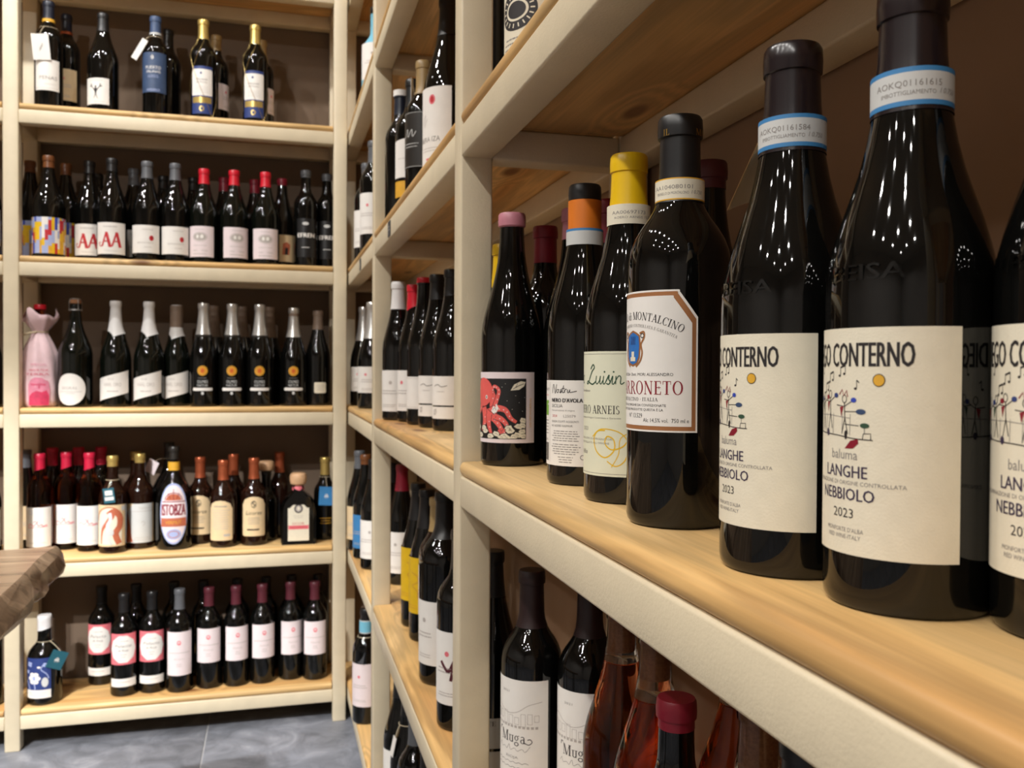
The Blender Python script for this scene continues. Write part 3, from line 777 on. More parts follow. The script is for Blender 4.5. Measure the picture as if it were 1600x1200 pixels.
def art_back_label():
    A = Art(0.1)
    A.rect(0, 0, 82, 84, 'paper', 0)
    A.rect(-18, 0, 0.4, 80, 'ink_light', 1)
    A.text('VIGNETI', -27, 33, 2.8, 'ink_grey', 1, width=14)
    A.text('EST 1979', -27, 27, 1.6, 'pink', 1, width=10)
    A.rect(-26, 14.5, 9, 15, 'lime', 1); A.rect(-22, 18, 3, 1.4, 'paper', 2)
    A.lines(-27, 2, 14, 5, 3.2, 0.9, 'ink_grey')
    A.text('750 ML', -27, -17, 2.2, 'ink_grey', 1, width=11)
    for k in range(14): A.rect(-33 + k * 0.9, -29, 0.3 + 0.35 * (k * 7 % 3) / 2, 18, 'ink', 1)
    for P in ([(-13, 29.5), (-12, 37), (-10.6, 37), (-9, 30), (-8.4, 30), (-6.6, 38)], [(-5.2, 33), (-6.6, 32), (-6, 30), (-4.4, 30.4), (-4, 32.6), (-5.2, 33), (-3, 32.6)], [(-2, 30.4), (-0.8, 33.4), (-0.4, 31.8), (-1.2, 29.8), (-2.4, 30.4), (0.4, 31)],
              [(2.2, 37), (0.8, 31), (1.6, 29.9), (3, 31)], [(0, 34), (3.6, 34.2)], [(3.2, 33), (3.4, 30)], [(3.4, 32), (4.6, 33.4), (5.8, 33)], [(6.6, 33), (6.4, 30.6), (7.6, 30), (9, 33), (8.8, 30.4), (11, 30.6), (16, 31.6)]):
        A.stroke(P, 0.75, 'ink', 1, smooth=True)
    A.text("NERO D'AVOLA", -14, 22.4, 3.9, 'ink', 1, width=36, align='L', bold=0.3)
    A.text('SICILIA', -14, 17.0, 3.2, 'ink', 1, width=15, align='L')
    A.text('Denominazione di origine', -14, 12.6, 1.7, 'ink_grey', 1, width=28, align='L')
    A.text('2024', -13, 7, 2.4, 'red', 1, width=7, align='L'); A.text('L25079', 2, 7, 2.6, 'ink_grey', 1, width=13, align='L')
    A.text('SENZA SOLFITI AGGIUNTI', -14, 1.6, 2.0, 'ink', 1, width=32, align='L')
    A.text('NO ADDED SULPHUR', -14, -2.6, 2.0, 'ink', 1, width=26, align='L')
    A.lines(3, -8, 34, 5, 2.3, 0.8, 'ink_grey'); A.lines(3, -21, 34, 5, 2.3, 0.8, 'ink_grey')
    A.lines(4, -33.4, 18, 3, 2.4, 0.8, 'ink_grey')
    A.ring(22, -33, 2.4, 2.4, 0.5, 'ink', 1); A.text('e', 30, -37, 3, 'ink', 1)
    return A

def art_octopus():
    A = Art(0.1)
    A.rect(-2.5, 0, 95, 83, 'paper_pink', 0)
    A.rect(-7.5, -1.5, 81, 71, 'print_black', 1)
    arms = [([(-24, 24), (-14, 20), (-8, 8), (-8, -4), (-2, -12)], 15), ([(-8, -4), (-3, 8), (0, 20), (-6, 25), (-9, 19), (-6, 16)], 5.5), ([(-14, -6), (-2, -1), (8, -3), (14, -12), (21, -17)], 9),
            ([(-20, -6), (-8, -12), (0, -20), (6, -30)], 10), ([(-24, 0), (-22, -16), (-28, -28)], 11), ([(-6, -10), (4, -14), (10, -22), (4, -30), (0, -26)], 7), ([(-28, 8), (-36, -4), (-44, -8)], 10), ([(-14, -8), (-14, -20), (-10, -31)], 9)]
    for n_, (pts, w) in enumerate(arms):
        A.stroke(pts, w + 1.4, 'ink', 2 + n_ * 0.2, smooth=True, taper=0.62); A.stroke(pts, w, 'octopus_pink', 2.1 + n_ * 0.2, smooth=True, taper=0.62)
        q = crom(pts)
        for p_ in q[4:-3:3]: A.disk(p_[0] + w * 0.1, p_[1] - w * 0.12, 0.7, 0.7, 'paper_pink', 2.15 + n_ * 0.2, 8)
    A.poly(ell(-25, 18, 17, 17, n=22), 'octopus_pink', 3.8); A.disk(-18, 12, 2.0, 2.4, 'paper', 4, 12); A.disk(-18, 12, 0.9, 1.3, 'ink', 5, 10)
    for k, (x, y) in enumerate([(-40, -30), (-30, -33), (-20, -28), (-12, -34), (-3, -31), (7, -33), (14, -27), (22, -32), (28, -28), (30, -34), (24, -22), (-24, -24), (12, -24), (29, -21), (-38, -24), (18, -34), (-34, -34), (4, -35), (10, -36), (29, -15)]):
        P = [(x + (4.6 + (k * 5 + i * 3) % 4 * 0.8) * math.cos(i * 1.047), max(-36.5, y + (3.2 + (k + i * 2) % 3 * 0.7) * math.sin(i * 1.047))) for i in range(6)]
        A.poly([(min(32.6, px), py) for px, py in P], 'ink', 4); A.poly([(min(32.2, x + (px - x) * 0.86), y + (py - y) * 0.82) for px, py in P], 'paper_cream', 5)
        A.stroke([(x - 2, y), (x, y + 1), (min(32, x + 2), y - 1)], 0.35, 'ink', 6)
    A.poly([(-10, -4), (-7, 2), (-4, 0), (-3, 5), (0, -1), (-3, -6), (-7, -7)], 'paper', 5); A.stroke([(-8, -3), (-5, 0), (-3, -3)], 0.5, 'ink', 6)
    A.poly([(14, 20), (18, 27), (26, 31), (32, 30), (30, 25), (24, 21)], 'paper_cream', 3); A.stroke([(17, 22), (24, 26), (30, 28)], 0.6, 'ink', 4); A.stroke([(20, 24), (22, 28)], 0.5, 'ink', 4)
    for x, y in ((4, 24), (10, 8), (24, 6), (28, -4), (20, 14), (8, 28), (31, 12), (16, -2)): A.disk(x, y, 0.35, 0.35, 'paper', 3, 8)
    V = Art(); V.text('LAS METAMORFICAS', 0, 0, 2.6, 'mustard', 1, width=34)
    for P, F, m, L in V.it: A.faces([(39 - y, x - 6) for x, y in P], F, m, 1)
    return A

def art_muga():
    A = Art(0.1)
    A.rect(0, 0, 92, 130, 'paper', 0)
    A.text('2021', -10, 50, 2.6, 'ink_grey', 1, width=12)
    A.stroke([(-40, 30), (-30, 34), (-18, 28), (-6, 24), (8, 27), (22, 36), (38, 40)], 0.7, 'ink_light', 1, smooth=True)
    for k in range(9): A.frame(-34 + k * 8.2, 18 + 2 * math.sin(k), 6, 12 + 4 * math.cos(k * 2), 0.5, 'ink_light', 1)
    for k in range(14): A.rect(-36 + k * 5.2, 9, 3.4, 3, 'ink_light', 1)
    A.serif('Muga', 0, -4, 12.5, 'ink', 1, width=36)
    A.stroke([(17, -9), (22, -11), (26, -8), (24, -4.6), (20.6, -5.4)], 1.0, 'ink', 1, smooth=True); A.stroke([(-18, 3.5), (-21, 4), (-22, 0)], 1.2, 'ink', 1, smooth=True)
    A.stroke([(-24, -20), (-20, -15), (-18, -20), (-12, -18), (-8, -20), (-4, -14), (-2, -20), (4, -17), (8, -20), (14, -17), (18, -20), (24, -13)], 0.5, 'ink_grey', 1, smooth=True)
    A.text('RIOJA', 0, -28, 3, 'ink_grey', 1, width=18)
    for k in range(2): A.stroke([(-26 + i * 4, -35 - k * 6 + (1.4 if i % 2 else 0)) for i in range(13)], 0.6, 'ink_grey', 1, smooth=True)
    return A

# ------------------------------------------------------------------ labels of the smaller bottles
def sm(w, h, m='paper', eps=0.22):
    A = Art(eps); A.rect(0, 0, w, h, m, 0); return A
def art_tag_white():
    A = Art(0.15)
    A.stroke([(-5, -12), (-2, -6), (-4, -3), (1, -4), (0, 2), (4, 2), (3, 7), (6, 9)], 1.3, 'ink_grey', 1, smooth=True); A.stroke([(-1, -8), (2, -1), (6, 6)], 1.0, 'ink_grey', 1)
    return A
def a_as():
    A = sm(70, 88); A.text('PENAS', 4, -8, 10, 'ink_grey', 1, width=48); A.lines(8, -26, 30, 1, 2, 1.2); A.rect(0, -38, 66, 0.8, 'ink_light', 1)
    return A
def a_figure():
    A = sm(74, 76); A.lines(0, 31, 40, 1, 2, 1.4)
    for s in (-1, 1):
        A.stroke([(0, -2), (s * 7, 8), (s * 13, 15)], 4.2, 'ink', 1, smooth=True, taper=True)
        for a in (-5, 0, 5, 9): A.stroke([(s * 11, 12), (s * (15 + a * 0.4), 20 - a * 0.6)], 1.2, 'ink', 1)
        A.stroke([(0, -6), (s * 4, -18), (s * 7, -22)], 3.4, 'ink_grey', 1, smooth=True, taper=True)
    A.disk(0, 6, 3, 5, 'ink', 1); A.rect(0, -3, 5, 12, 'ink', 1); A.disk(0, 13, 2.2, 2.8, 'ink', 1)
    A.text('a', 0, -30, 2, 'ink_light', 1); A.lines(10, -31, 30, 1, 2, 1.2)
    return A
def a_blue():
    A = Art(0.22); A.rect(0, 0, 82, 118, 'slate_blue', 0)
    A.ring(-2, 44, 4, 6, 1.2, 'paper', 1); A.disk(-2, 44, 1.4, 2.4, 'paper', 1)
    A.text('PUERTO', 0, 14, 9, 'paper', 1, width=44); A.text('SALINAS', 0, 2, 7, 'paper', 1, width=40); A.lines(0, -9, 36, 2, 5, 1.4, 'pale_blue')
    A.lines(0, -50, 44, 2, 4, 1.6, 'pale_blue')
    return A
def a_goldband():
    A = Art(0.22); A.rect(0, -4, 64, 142, 'navy', 0)
    A.poly([(-32, -18), (-29, -21), (29, -21), (32, -18), (32, 54), (29, 58), (-29, 58), (-32, 54)], 'paper', 1)
    A.disk(-2, 46, 3, 3.6, 'navy', 2); A.text('Marqués', 0, 28, 6, 'ink_grey', 2, width=34, shear=0.2); A.text('del Puerto', 0, 19, 5, 'ink_grey', 2, width=32, shear=0.2); A.lines(0, 5, 40, 4, 5.5, 1.2)
    A.rect(0, -34, 58, 18, 'gold_foil', 1); A.disk(0, -60, 7, 8, 'gold_foil', 1); A.disk(0, -60, 4, 5, 'navy', 2)
    return A
def a_mosaic():
    A = Art(0.22); A.rect(0, 0, 150, 104, 'pale_blue', 0)
    cs = ['yellow', 'pale_blue', 'royal_blue', 'paper', 'red', 'mustard', 'pale_blue', 'yellow', 'paper', 'pale_blue', 'paper', 'pale_blue']
    rnd = random.Random(5); x = -75
    while x < 74:
        w = min(rnd.choice([6, 8, 9, 11]), 75 - x); y = -52
        while y < 51:
            h = min(rnd.choice([14, 22, 30, 38]), 52 - y)
            A.poly([(x, y), (x + w, y), (x + w, y + h), (x, y + h)], rnd.choice(cs), 1); y += h
        x += w
    return A
def a_double():
    A = sm(90, 92); A.lines(-2, 34, 44, 1, 2, 2.6, 'ink_light')
    for dx in (-12, 16):
        A.poly([(dx - 15, -24), (dx - 10, -24), (dx + 2, 16), (dx - 3, 16)], 'red', 1); A.poly([(dx - 4, 18), (dx + 4, 18), (dx + 15, -26), (dx + 6, -26)], 'red', 1); A.rect(dx - 1, -9, 16, 4, 'red', 1)
    A.stroke([(-26, -24), (-33, -20), (-34, -13), (-29, -12)], 2.6, 'red', 1, smooth=True); A.text('Valdecuevas', 0, -36, 4, 'ink_light', 1, width=34)
    return A
def a_dot():
    A = sm(92, 82); A.lines(10, 28, 40, 1, 2, 1.6, 'ink_light'); A.disk(20, 3, 6.4, 8, 'red', 1); A.disk(22, 5, 3, 3, 'dark_red', 2, 10)
    A.text('amaveri', 2, -10, 6, 'ink_light', 1, width=46); A.lines(10, -24, 24, 1, 2, 1.4)
    return A
def a_oval():
    A = sm(86, 92, 'paper_pink'); A.lines(0, 36, 30, 1, 2, 1.4)
    A.ring(0, 14, 22, 14, 1.4, 'ink_light', 1); A.disk(0, 14, 19, 11, 'ink_light', 1); A.disk(-6, 15, 4, 6, 'paper', 2, 12); A.disk(7, 15, 5, 6, 'paper', 2, 12)
    A.lines(0, -12, 48, 1, 2, 1.4); A.text('MAS', -14, -27, 5, 'ink_light', 1); A.text('VIEJA', 14, -27, 5, 'ink_light', 1, width=18); A.lines(0, -37, 44, 1, 2, 2)
    return A
def a_efren():
    A = Art(0.22); A.rect(0, 0, 60, 120, 'capsule_black', 0)
    A.disk(-2, 44, 10, 5, 'paper_grey', 1); A.text('EFREN', 0, 8, 13, 'paper', 1, width=54, bold=0.7); A.lines(-2, -30, 26, 1, 2, 2.4, 'paper_grey')
    return A
def a_round():
    A = Art(0.22); A.disk(0, 0, 43, 46, 'paper', 0, 36); A.text('SEGRAL', -2, 4, 8, 'ink_light', 1, width=46); A.lines(0, -7, 66, 1, 2, 1.4); A.lines(0, -12, 30, 1, 2, 1.4)
    return A
def a_slant():
    A = Art(0.22); A.poly([(-48, -46), (48, -20), (48, 46), (-48, 20)], 'paper', 0)
    A.text('DOS', -4, 20, 5, 'ink_light', 1, width=16); A.text('HARL ORO', 0, 4, 11, 'ink_light', 1, width=50); A.lines(0, -16, 36, 1, 2, 3)
    return A
def a_medal():
    A = Art(0.22)
    A.disk(0, 34, 15, 15, 'mustard', 0); A.ring(0, 34, 12.6, 12.6, 1.2, 'orange', 1); A.disk(0, 34, 7, 8, 'orange', 1); A.stroke([(-2, 30), (0, 38), (3, 33)], 2, 'red', 2)
    A.lines(0, 12, 28, 1, 2, 1.6, 'ink_grey')
    A.text('OLMES', 0, 1, 9, 'paper_grey', 0, width=31); A.text('NATUR', 0, -10, 7, 'paper_grey', 0, width=31)
    P = ell(-26, -22, 4.5, 4.5, 90, 270, 8) + ell(26, -22, 4.5, 4.5, -90, 90, 8); A.poly(P, 'paper', 0)
    A.disk(0, -34, 4, 5, 'paper_grey', 0, 12)
    return A
def a_medal2():
    A = a_medal(); A.it = [i for i in A.it if i[2] != 'paper_grey' or True]
    return A
def a_small():
    A = Art(0.22); P = ell(0, 0, 20, 17, n=28); A.poly([(-19, -14), (-16, -17), (16, -17), (19, -14), (19, 14), (16, 17), (-16, 17), (-19, 14)], 'paper_cream', 0); A.lines(0, 8, 24, 4, 5, 1.4); return A
def a_rose():
    A = sm(86, 116); A.stroke([(-26, 4), (-18, 10), (-8, 4), (0, 14), (4, 4), (12, 8), (16, 3), (28, 6)], 2.2, 'pink', 1, smooth=True); A.stroke([(-28, -1), (10, 0), (30, 2)], 1.6, 'pink', 1)
    A.stroke([(-8, 14), (-4, 20), (0, 14), (4, 20)], 1.8, 'pink', 1, smooth=True); A.lines(0, -46, 50, 1, 2, 1.4); A.ring(-18, 44, 5, 7, 1, 'pale_blue', 1)
    return A
def a_paint():
    A = Art(0.22); A.rect(0, 0, 92, 122, 'paper_tan', 0)
    A.poly(ell(-4, 14, 36, 38, 0, 180, 20) + [(-40, -56), (32, -56)], 'paper_cream', 1)
    A.disk(-26, 8, 10, 18, 'paper_grey', 2)
    A.stroke([(-4, 44), (4, 30), (-8, 10), (-24, -14), (-28, -54)], 20, 'terracotta', 3, smooth=True, taper=True)
    A.stroke([(4, 46), (24, 30), (26, 0), (14, -24), (24, -54)], 17, 'terracotta', 3, smooth=True)
    A.stroke([(-2, 38), (0, 18), (-8, 0), (-4, -18)], 9, 'paper_pink', 4, smooth=True); A.disk(0, -20, 9, 11, 'paper_grey', 4); A.stroke([(-6, -26), (-2, -44), (4, -56)], 6, 'paper_grey', 4, smooth=True)
    A.ring(-4, 14, 40, 42, 2.6, 'terracotta', 4, 0, 180); A.rect(38, 50, 14, 14, 'paper_grey', 2)
    return A
def a_paint2():
    A = Art(0.22); A.rect(0, 0, 96, 118, 'paper_grey', 0)
    A.poly([(-48, 40), (-36, 22), (-28, -10), (-24, -40), (-20, -56), (-48, -59)], 'terracotta', 1); A.poly([(-48, 59), (-20, 59), (-34, 40), (-48, 30)], 'paper_tan', 1)
    A.rect(8, 36, 70, 1.4, 'ink_light', 1); A.text('Vermut', 14, 46, 7, 'ink_light', 1, width=34); A.stroke([(4, 0), (10, 6), (14, -2), (8, -8)], 1.6, 'ink_light', 1, smooth=True); A.lines(8, -44, 50, 2, 6, 1.4)
    A.rect(44, 0, 8, 118, 'paper_tan', 1)
    return A
def a_istobza():
    A = Art(0.22); A.disk(0, 0, 42, 92, 'pale_blue', 0, 36); A.disk(0, 0, 38, 86, 'paper_pink', 1, 36)
    A.ring(0, 40, 26, 24, 2.4, 'capsule_wine', 2, 0, 180); A.poly(ell(0, 40, 22, 20, 0, 180, 12), 'terracotta', 2); A.stroke([(0, 40), (0, 74)], 1.8, 'capsule_wine', 3)
    for s in (-1, 1): A.stroke([(s * 8, 44), (s * 16, 62)], 1.6, 'capsule_wine', 3)
    A.rect(0, 36, 68, 3, 'capsule_wine', 2)
    A.text('ISTOBZA', 0, 12, 34, 'capsule_wine', 2, width=70, bold=1.2); A.rect(0, -26, 75, 26, 'terracotta', 2); A.text('VERMUT', 0, -26, 10, 'mustard', 3, width=46)
    A.disk(0, -62, 22, 16, 'pale_blue', 2); A.ring(0, -62, 16, 11, 2, 'terracotta', 3)
    return A
def a_arch(back=False):
    A = Art(0.22); A.poly([(-38, -58), (-34, -62), (34, -62), (38, -58), (38, 34), (30, 50), (14, 58), (0, 60), (-14, 58), (-30, 50), (-38, 34)], 'paper_tan', 0)
    if back:
        A.lines(0, 42, 40, 1, 3, 3, 'ink_grey'); A.lines(0, 30, 56, 9, 7, 1.8, 'ink_light'); A.rect(20, -46, 20, 7, 'ink_light', 1)
    else:
        A.stroke([(-2, 28), (4, 34), (-4, 40), (4, 46)], 2.6, 'ink', 1, smooth=True); A.ring(0, 36, 8, 11, 1.6, 'ink', 1); A.text('Licores', 0, 10, 12, 'ink', 1, width=50, shear=0.3); A.lines(0, -6, 44, 4, 6, 1.6, 'ink_grey'); A.rect(-2, -42, 38, 4.5, 'ink', 1)
    return A
def a_flask():
    A = Art(0.2); A.poly([(-32, -58), (32, -58), (32, 44), (26, 44), (16, 54), (-16, 54), (-26, 44), (-32, 44)], 'paper_cream', 0)
    A.disk(0, 42, 13, 14, 'ink', 1); A.disk(0, 42, 9, 10, 'ink_light', 2); A.disk(0, 43, 4, 6, 'paper_cream', 3, 12); A.lines(0, 20, 30, 2, 6, 1.4); A.text('LICOR', 0, -4, 6, 'red', 1, width=36); A.rect(0, -16, 62, 12, 'pink', 1); A.text('PACHARAN', 0, -16, 7, 'red', 2, width=50)
    return A
def a_floral():
    A = Art(0.22); A.rect(0, 10, 76, 92, 'navy', 0); A.rect(0, -48, 76, 24, 'paper', 0)
    for x, y, r in ((-22, 38, 8), (24, 36, 7), (-30, 16, 6)):
        for k in range(4): A.disk(x + r * 0.6 * math.cos(k * 1.57 + 0.6), y + r * 0.6 * math.sin(k * 1.57 + 0.6), r * 0.55, r * 0.4, 'pale_blue', 1, 12)
    for k in range(6): A.disk(-8 + 11 * math.cos(k * 1.047), -2 + 12 * math.sin(k * 1.047), 8, 6, 'paper', 1, 14)
    A.disk(-8, -2, 5, 5, 'pale_blue', 2, 12); A.disk(22, -14, 9, 14, 'paper_grey', 1); A.stroke([(-8, -12), (-4, -34)], 3, 'pale_blue', 1); A.stroke([(20, 40), (12, 24), (26, 10), (32, -4)], 2.4, 'pale_blue', 1, smooth=True)
    A.stroke([(-34, -10), (-26, -24), (-22, -34)], 3, 'pale_blue', 1, smooth=True); A.disk(6, 30, 5, 3, 'paper', 1, 12); A.lines(0, -44, 50, 2, 6, 1.6)
    return A
def a_pinkround():
    A = Art(0.22); A.rect(0, 0, 80, 92, 'pink', 0); A.disk(0, 0, 38, 42, 'paper', 1, 10); A.lines(0, 24, 36, 1, 3, 2.4, 'ink_light'); A.text('Palacio', 0, 10, 9, 'ink_grey', 2, width=48, shear=0.2); A.text('de Rioja', 0, -3, 7, 'ink_grey', 2, width=30, shear=0.2); A.lines(0, -16, 18, 2, 7, 2, 'ink_light')
    return A
def a_strip():
    A = sm(80, 24); A.lines(0, 2, 50, 1, 3, 2); return A
def a_pale(h):
    A = sm(80, h, 'paper_pink'); A.disk(0, h * 0.25, 6, 7, 'pink', 1, 12); A.disk(0, h * 0.25 + 1, 3, 3, 'paper_pink', 2, 10); A.rect(0, h * 0.02, 64, 1.6, 'ink_light', 1); A.text('Reserva', 0, -h * 0.12, 5, 'ink_light', 1, width=28, shear=0.2); A.lines(0, -h * 0.24, 16, 2, 6, 1.6)
    return A
def a_plain(w, h, m='paper', seed=1):
    A = sm(w, h, m); r = random.Random(seed)
    A.disk(r.uniform(-8, 8), h * 0.2, 4, 4, 'pink' if seed % 2 else 'ink_light', 1, 12); A.lines(0, 0, w * 0.6, 2, 6, 2); A.lines(0, -h * 0.34, w * 0.5, 2, 4, 1.4)
    return A
def a_two(w, h1, h2):
    A = Art(0.2); A.rect(0, h2 / 2 + 1.5, w, h1, 'paper', 0); A.rect(0, -h1 / 2 - 1.5, w, h2, 'paper', 0)
    A.stroke([(-16, h2 / 2 + 10), (-6, h2 / 2 + 13), (2, h2 / 2 + 9), (14, h2 / 2 + 11)], 1.4, 'ink_grey', 1, smooth=True); A.lines(0, h2 / 2, 20, 1, 3, 1.2); A.ring(-14, -h1 / 2, 4, 5, 1, 'ink_grey', 1); A.stroke([(-18, -h1 / 2 - 6), (-10, -h1 / 2 + 6)], 0.8, 'ink_grey', 1)
    return A
def a_corner():
    A = sm(78, 66); A.stroke([(18, 30), (24, 24), (32, 28), (30, 20)], 3, 'ink_light', 1, smooth=True); A.stroke([(20, -28), (28, -22), (33, -29)], 3, 'ink_light', 1, smooth=True); A.frame(0, 0, 72, 60, 0.6, 'ink_light', 1); return A
def a_teal():
    A = Art(0.15); A.rect(0, 8, 20, 14, 'paper', 1); A.rect(0, -9, 24, 10, 'paper', 1); A.rect(-1, 5, 10, 1.4, 'ink_light', 2); A.rect(-1, 7.6, 8, 1.4, 'ink_light', 2); return A
def a_boat():
    A = Art(0.15); A.poly([(-7, -3), (7, -3), (5, 0), (-6, 0)], 'paper', 1); A.rect(-3, 3, 2, 5, 'paper', 1); A.rect(1, 4, 2, 6, 'paper', 1); A.rect(4, 2.5, 1.6, 3.6, 'paper', 1); A.lines(0, -6, 14, 1, 2, 1, 'paper'); return A
def a_yellow():
    A = Art(0.2); A.rect(0, 0, 96, 112, 'yellow', 0); A.stroke([(-6, 26), (8, 20), (10, 8), (-4, 0), (8, -10), (10, -26)], 3, 'mustard', 1, smooth=True); A.stroke([(28, 20), (38, 12), (36, -4), (30, -10), (40, -20)], 2.6, 'dark_red', 1, smooth=True); A.lines(-10, -40, 40, 2, 5, 1.8, 'mustard'); return A
def a_emblem():
    A = Art(0.1); A.rect(0, 0, 70, 74, 'paper_cream', 0); A.disk(0, 12, 26, 22, 'ink', 1, 30); A.disk(0, 12, 16, 12, 'paper_cream', 2); A.disk(0, 12, 13, 9.5, 'ink', 3)
    for k in range(18): A.stroke([(18 * math.cos(k * 0.349), 12 + 14.4 * math.sin(k * 0.349)), (23 * math.cos(k * 0.349), 12 + 19 * math.sin(k * 0.349))], 1.5, 'paper_cream', 2)
    A.lines(0, -18, 44, 3, 5, 1.4, 'ink_grey'); return A
def a_sheer():
    A = Art(0.15); A.rect(0, 0, 66, 110, 'dark_foil', 0); A.frame(0, 0, 64, 108, 0.8, 'paper_grey', 1); A.stroke([(-16, 6), (-8, 22), (-6, 6), (4, 20), (6, 6), (14, 16)], 1.6, 'paper_grey', 1, smooth=True); A.lines(0, -8, 40, 2, 6, 1.4, 'paper_grey'); return A
def a_big():
    A = Art(0.15); A.rect(0, 0, 92, 150, 'paper', 0); A.disk(8, 52, 7, 9, 'pink', 1); A.disk(8, 52, 4, 6, 'red', 2); A.stroke([(-20, 10), (-10, 26), (-14, 4), (-4, 18)], 1.0, 'ink_light', 1, smooth=True); A.text('RIBERA IZA', -4, -20, 9, 'ink_grey', 1, width=58); A.rect(6, -56, 26, 4, 'pink', 1); A.lines(0, -36, 50, 2, 5, 1.2); return A
def a_hex():
    A = Art(0.15); A.poly([(-26, -34), (16, -34), (28, -20), (28, 34), (14, 48), (-26, 44)], 'paper', 0); A.lines(0, 6, 20, 1, 3, 1.2); A.rect(-2, -58, 44, 34, 'mustard', 0); return A

def mk():
    S = 64
    BL = [('blue', 0.13), ('paper_grey', 0.74), ('blue', 0.13)]
    lab = art_tree_row()
    def emboss(P, H, R):
        A = Art(); A.text('ALBEISA', 0, 0, 7.5, 'dark_glass', 1, width=58, bold=0.25)
        mb = MB(); A.mesh_into(mb, R=rad(P, 159), z0=159, base=0.35, step=3)
        return [('embossed_word', mb.build('embossed_word'), [])]
    def parch(P, H, R):
        mb = MB(); A = Art(); V = []
        n = 8
        for j in range(2):
            for k in range(n + 1):
                a = math.radians((-52 if j == 0 else -40) - (34 if j == 0 else 52) * k / n); r = 18.0 if j == 0 else 36.0
                V.append((r * math.sin(a) * 1e-3 * (1.0 if j == 0 else 1.0), -r * math.cos(a) * 1e-3, (252 - (33 + 11 * (n - k) / n) * j) * 1e-3))
        m = len(V); V += [(x * 1.03, y * 1.03, z) for x, y, z in V]
        F = [(k, k + 1, n + 2 + k, n + 1 + k) for k in range(n)] + [(m + k, m + n + 1 + k, m + n + 2 + k, m + k + 1) for k in range(n)]
        mb.add(V, F, 'paper_tan'); return [('paper_tag', mb.build('paper_tag'), [])]
    for nm, num, ex in (('neb_a', 'AOKQ01161584', lambda P, H, R: emboss(P, H, R) + parch(P, H, R)), ('neb_b', 'AOKQ01161615', emboss), ('neb_c', 'AOKQ01161620', emboss)):
        bottle_type(nm, 'albeisa', 298, 39, 'dark_glass', 'capsule_plum', 236, bands=[('neck_band', 238, 256, BL, art_seal(num, 'IMBOTTIGLIAMENTO'), 40)], label=[('label', lab, 79.5, 0)], seg=S, step=3, extra=ex)
    def il(P, H, R):
        A = Art(); A.serif('IL', 6, 0, 4.6, 'gold', 1, width=5.5); A.serif('MARRONETO', 29, 0, 4.6, 'gold', 1, width=44, align='L')
        mb = MB(); A.mesh_into(mb, R=rad(P, 288) + 0.5, z0=287, base=0.1, step=2); return [('capsule_print', mb.build('capsule_print'), [])]
    bottle_type('shield', 'bordeaux', 300, 38, 'dark_glass', 'capsule_black', 236, bands=[('neck_band', 237, 253, [('mustard', 0.06), ('paper_cream', 0.88), ('mustard', 0.06)], art_seal('AA104080101', 'BRUNELLO DI MONTALCINO'), 38)], label=[('label', art_shield(), 119.5, 0)], seg=S, step=3, extra=il)
    bottle_type('luisin', 'albeisa', 301, 38, 'dark_glass', 'capsule_yellow', 240, bands=[('neck_band', 239, 256, [('paper_cream', 1.0)], art_seal('AA00697173', 'ROERO ARNEIS'), 50)], label=[('label', art_script_green(), 76, 0)], seg=S, step=3)
    bottle_type('nostru', 'burgundy', 299, 37, 'dark_glass', 'capsule_black', 279, bands=[('foil_band', 252, 283, [('orange', 1.0)]), ('neck_band', 238, 254, [('paper_grey', 0.85), ('blue', 0.15)])], label=[('label', art_back_label(), 61, 0)], seg=S, step=3)
    bottle_type('octopus', 'burgundy', 301, 36.5, 'dark_glass', 'wax_pink', 284, label=[('label', art_octopus(), 69, 0)], seg=S, step=3)
    bottle_type('muga', 'bordeaux', 300, 37.5, 'dark_glass', 'capsule_burgundy_shaded', 232, label=[('label', art_muga(), 110, 0)], seg=S, step=3)
    bottle_type('vers', 'burgundy', 300, 37.5, 'dark_glass', 'capsule_black', 240, label=[('label', (lambda A: (A.rect(0, 20, 90, 40, 'paper_grey', 0), A.serif('VERSANTE', 0, 33, 6, 'ink', 1, width=50), A.rect(0, -24, 90, 40, 'paper_grey', 0), A.ring(0, -24, 9, 10, 2.4, 'ink', 1), A.disk(0, -22, 6, 6, 'terracotta', 1), A)[-1])(Art(0.1)), 45, 0)], seg=40)
    def rose_kind(name, wine, level):
        P = profile('burgundy', 300, 40)
        r = rad(P, level)
        b = MB(); b.lathe([p for p in P if p[1] < level - 0.5] + [(r, level - 0.3), (r - 0.8, level), (0, level)], wine, 48)
        n = MB(); n.lathe([(0, level + 0.3), (r - 0.8, level + 0.3), (r, level + 0.6)] + [p for p in P if p[1] > level + 1], 'clear_glass', 48)
        c = MB(); c.lathe([(0, 250), (9.8, 250), (9.8, 297), (0, 297)], 'cork', 24)
        TYPES[name] = [('glass_body', b.build('glass_body'), []), ('glass_neck', n.build('glass_neck'), []), ('cork', c.build('cork'), [])]
    rose_kind('rose', 'rose_wine', 240); rose_kind('rose2', 'amber_wine', 232)
    bottle_type('screw', 'bordeaux', 278, 37, 'dark_glass', 'capsule_wine', 254, label=[('label', a_plain(80, 90, 'paper_cream', 3), 90, 0)], seg=48)
    bottle_type('yellowcap', 'burgundy', 292, 37, 'dark_glass', 'capsule_yellow', 230, seg=40)
    bottle_type('redcap_tall', 'bordeaux', 300, 37, 'dark_glass', 'capsule_wine', 252, seg=40)
    bottle_type('pinkcap', 'burgundy', 305, 37, 'dark_glass', 'wax_pink', 268, seg=40)
    bottle_type('rustcap', 'burgundy', 300, 37, 'dark_glass', 'capsule_burgundy', 275, seg=40)
    bottle_type('emblem', 'liqueur', 300, 38, 'dark_glass', 'capsule_black', 240, label=[('label', a_emblem(), 60, 0)], seg=40)
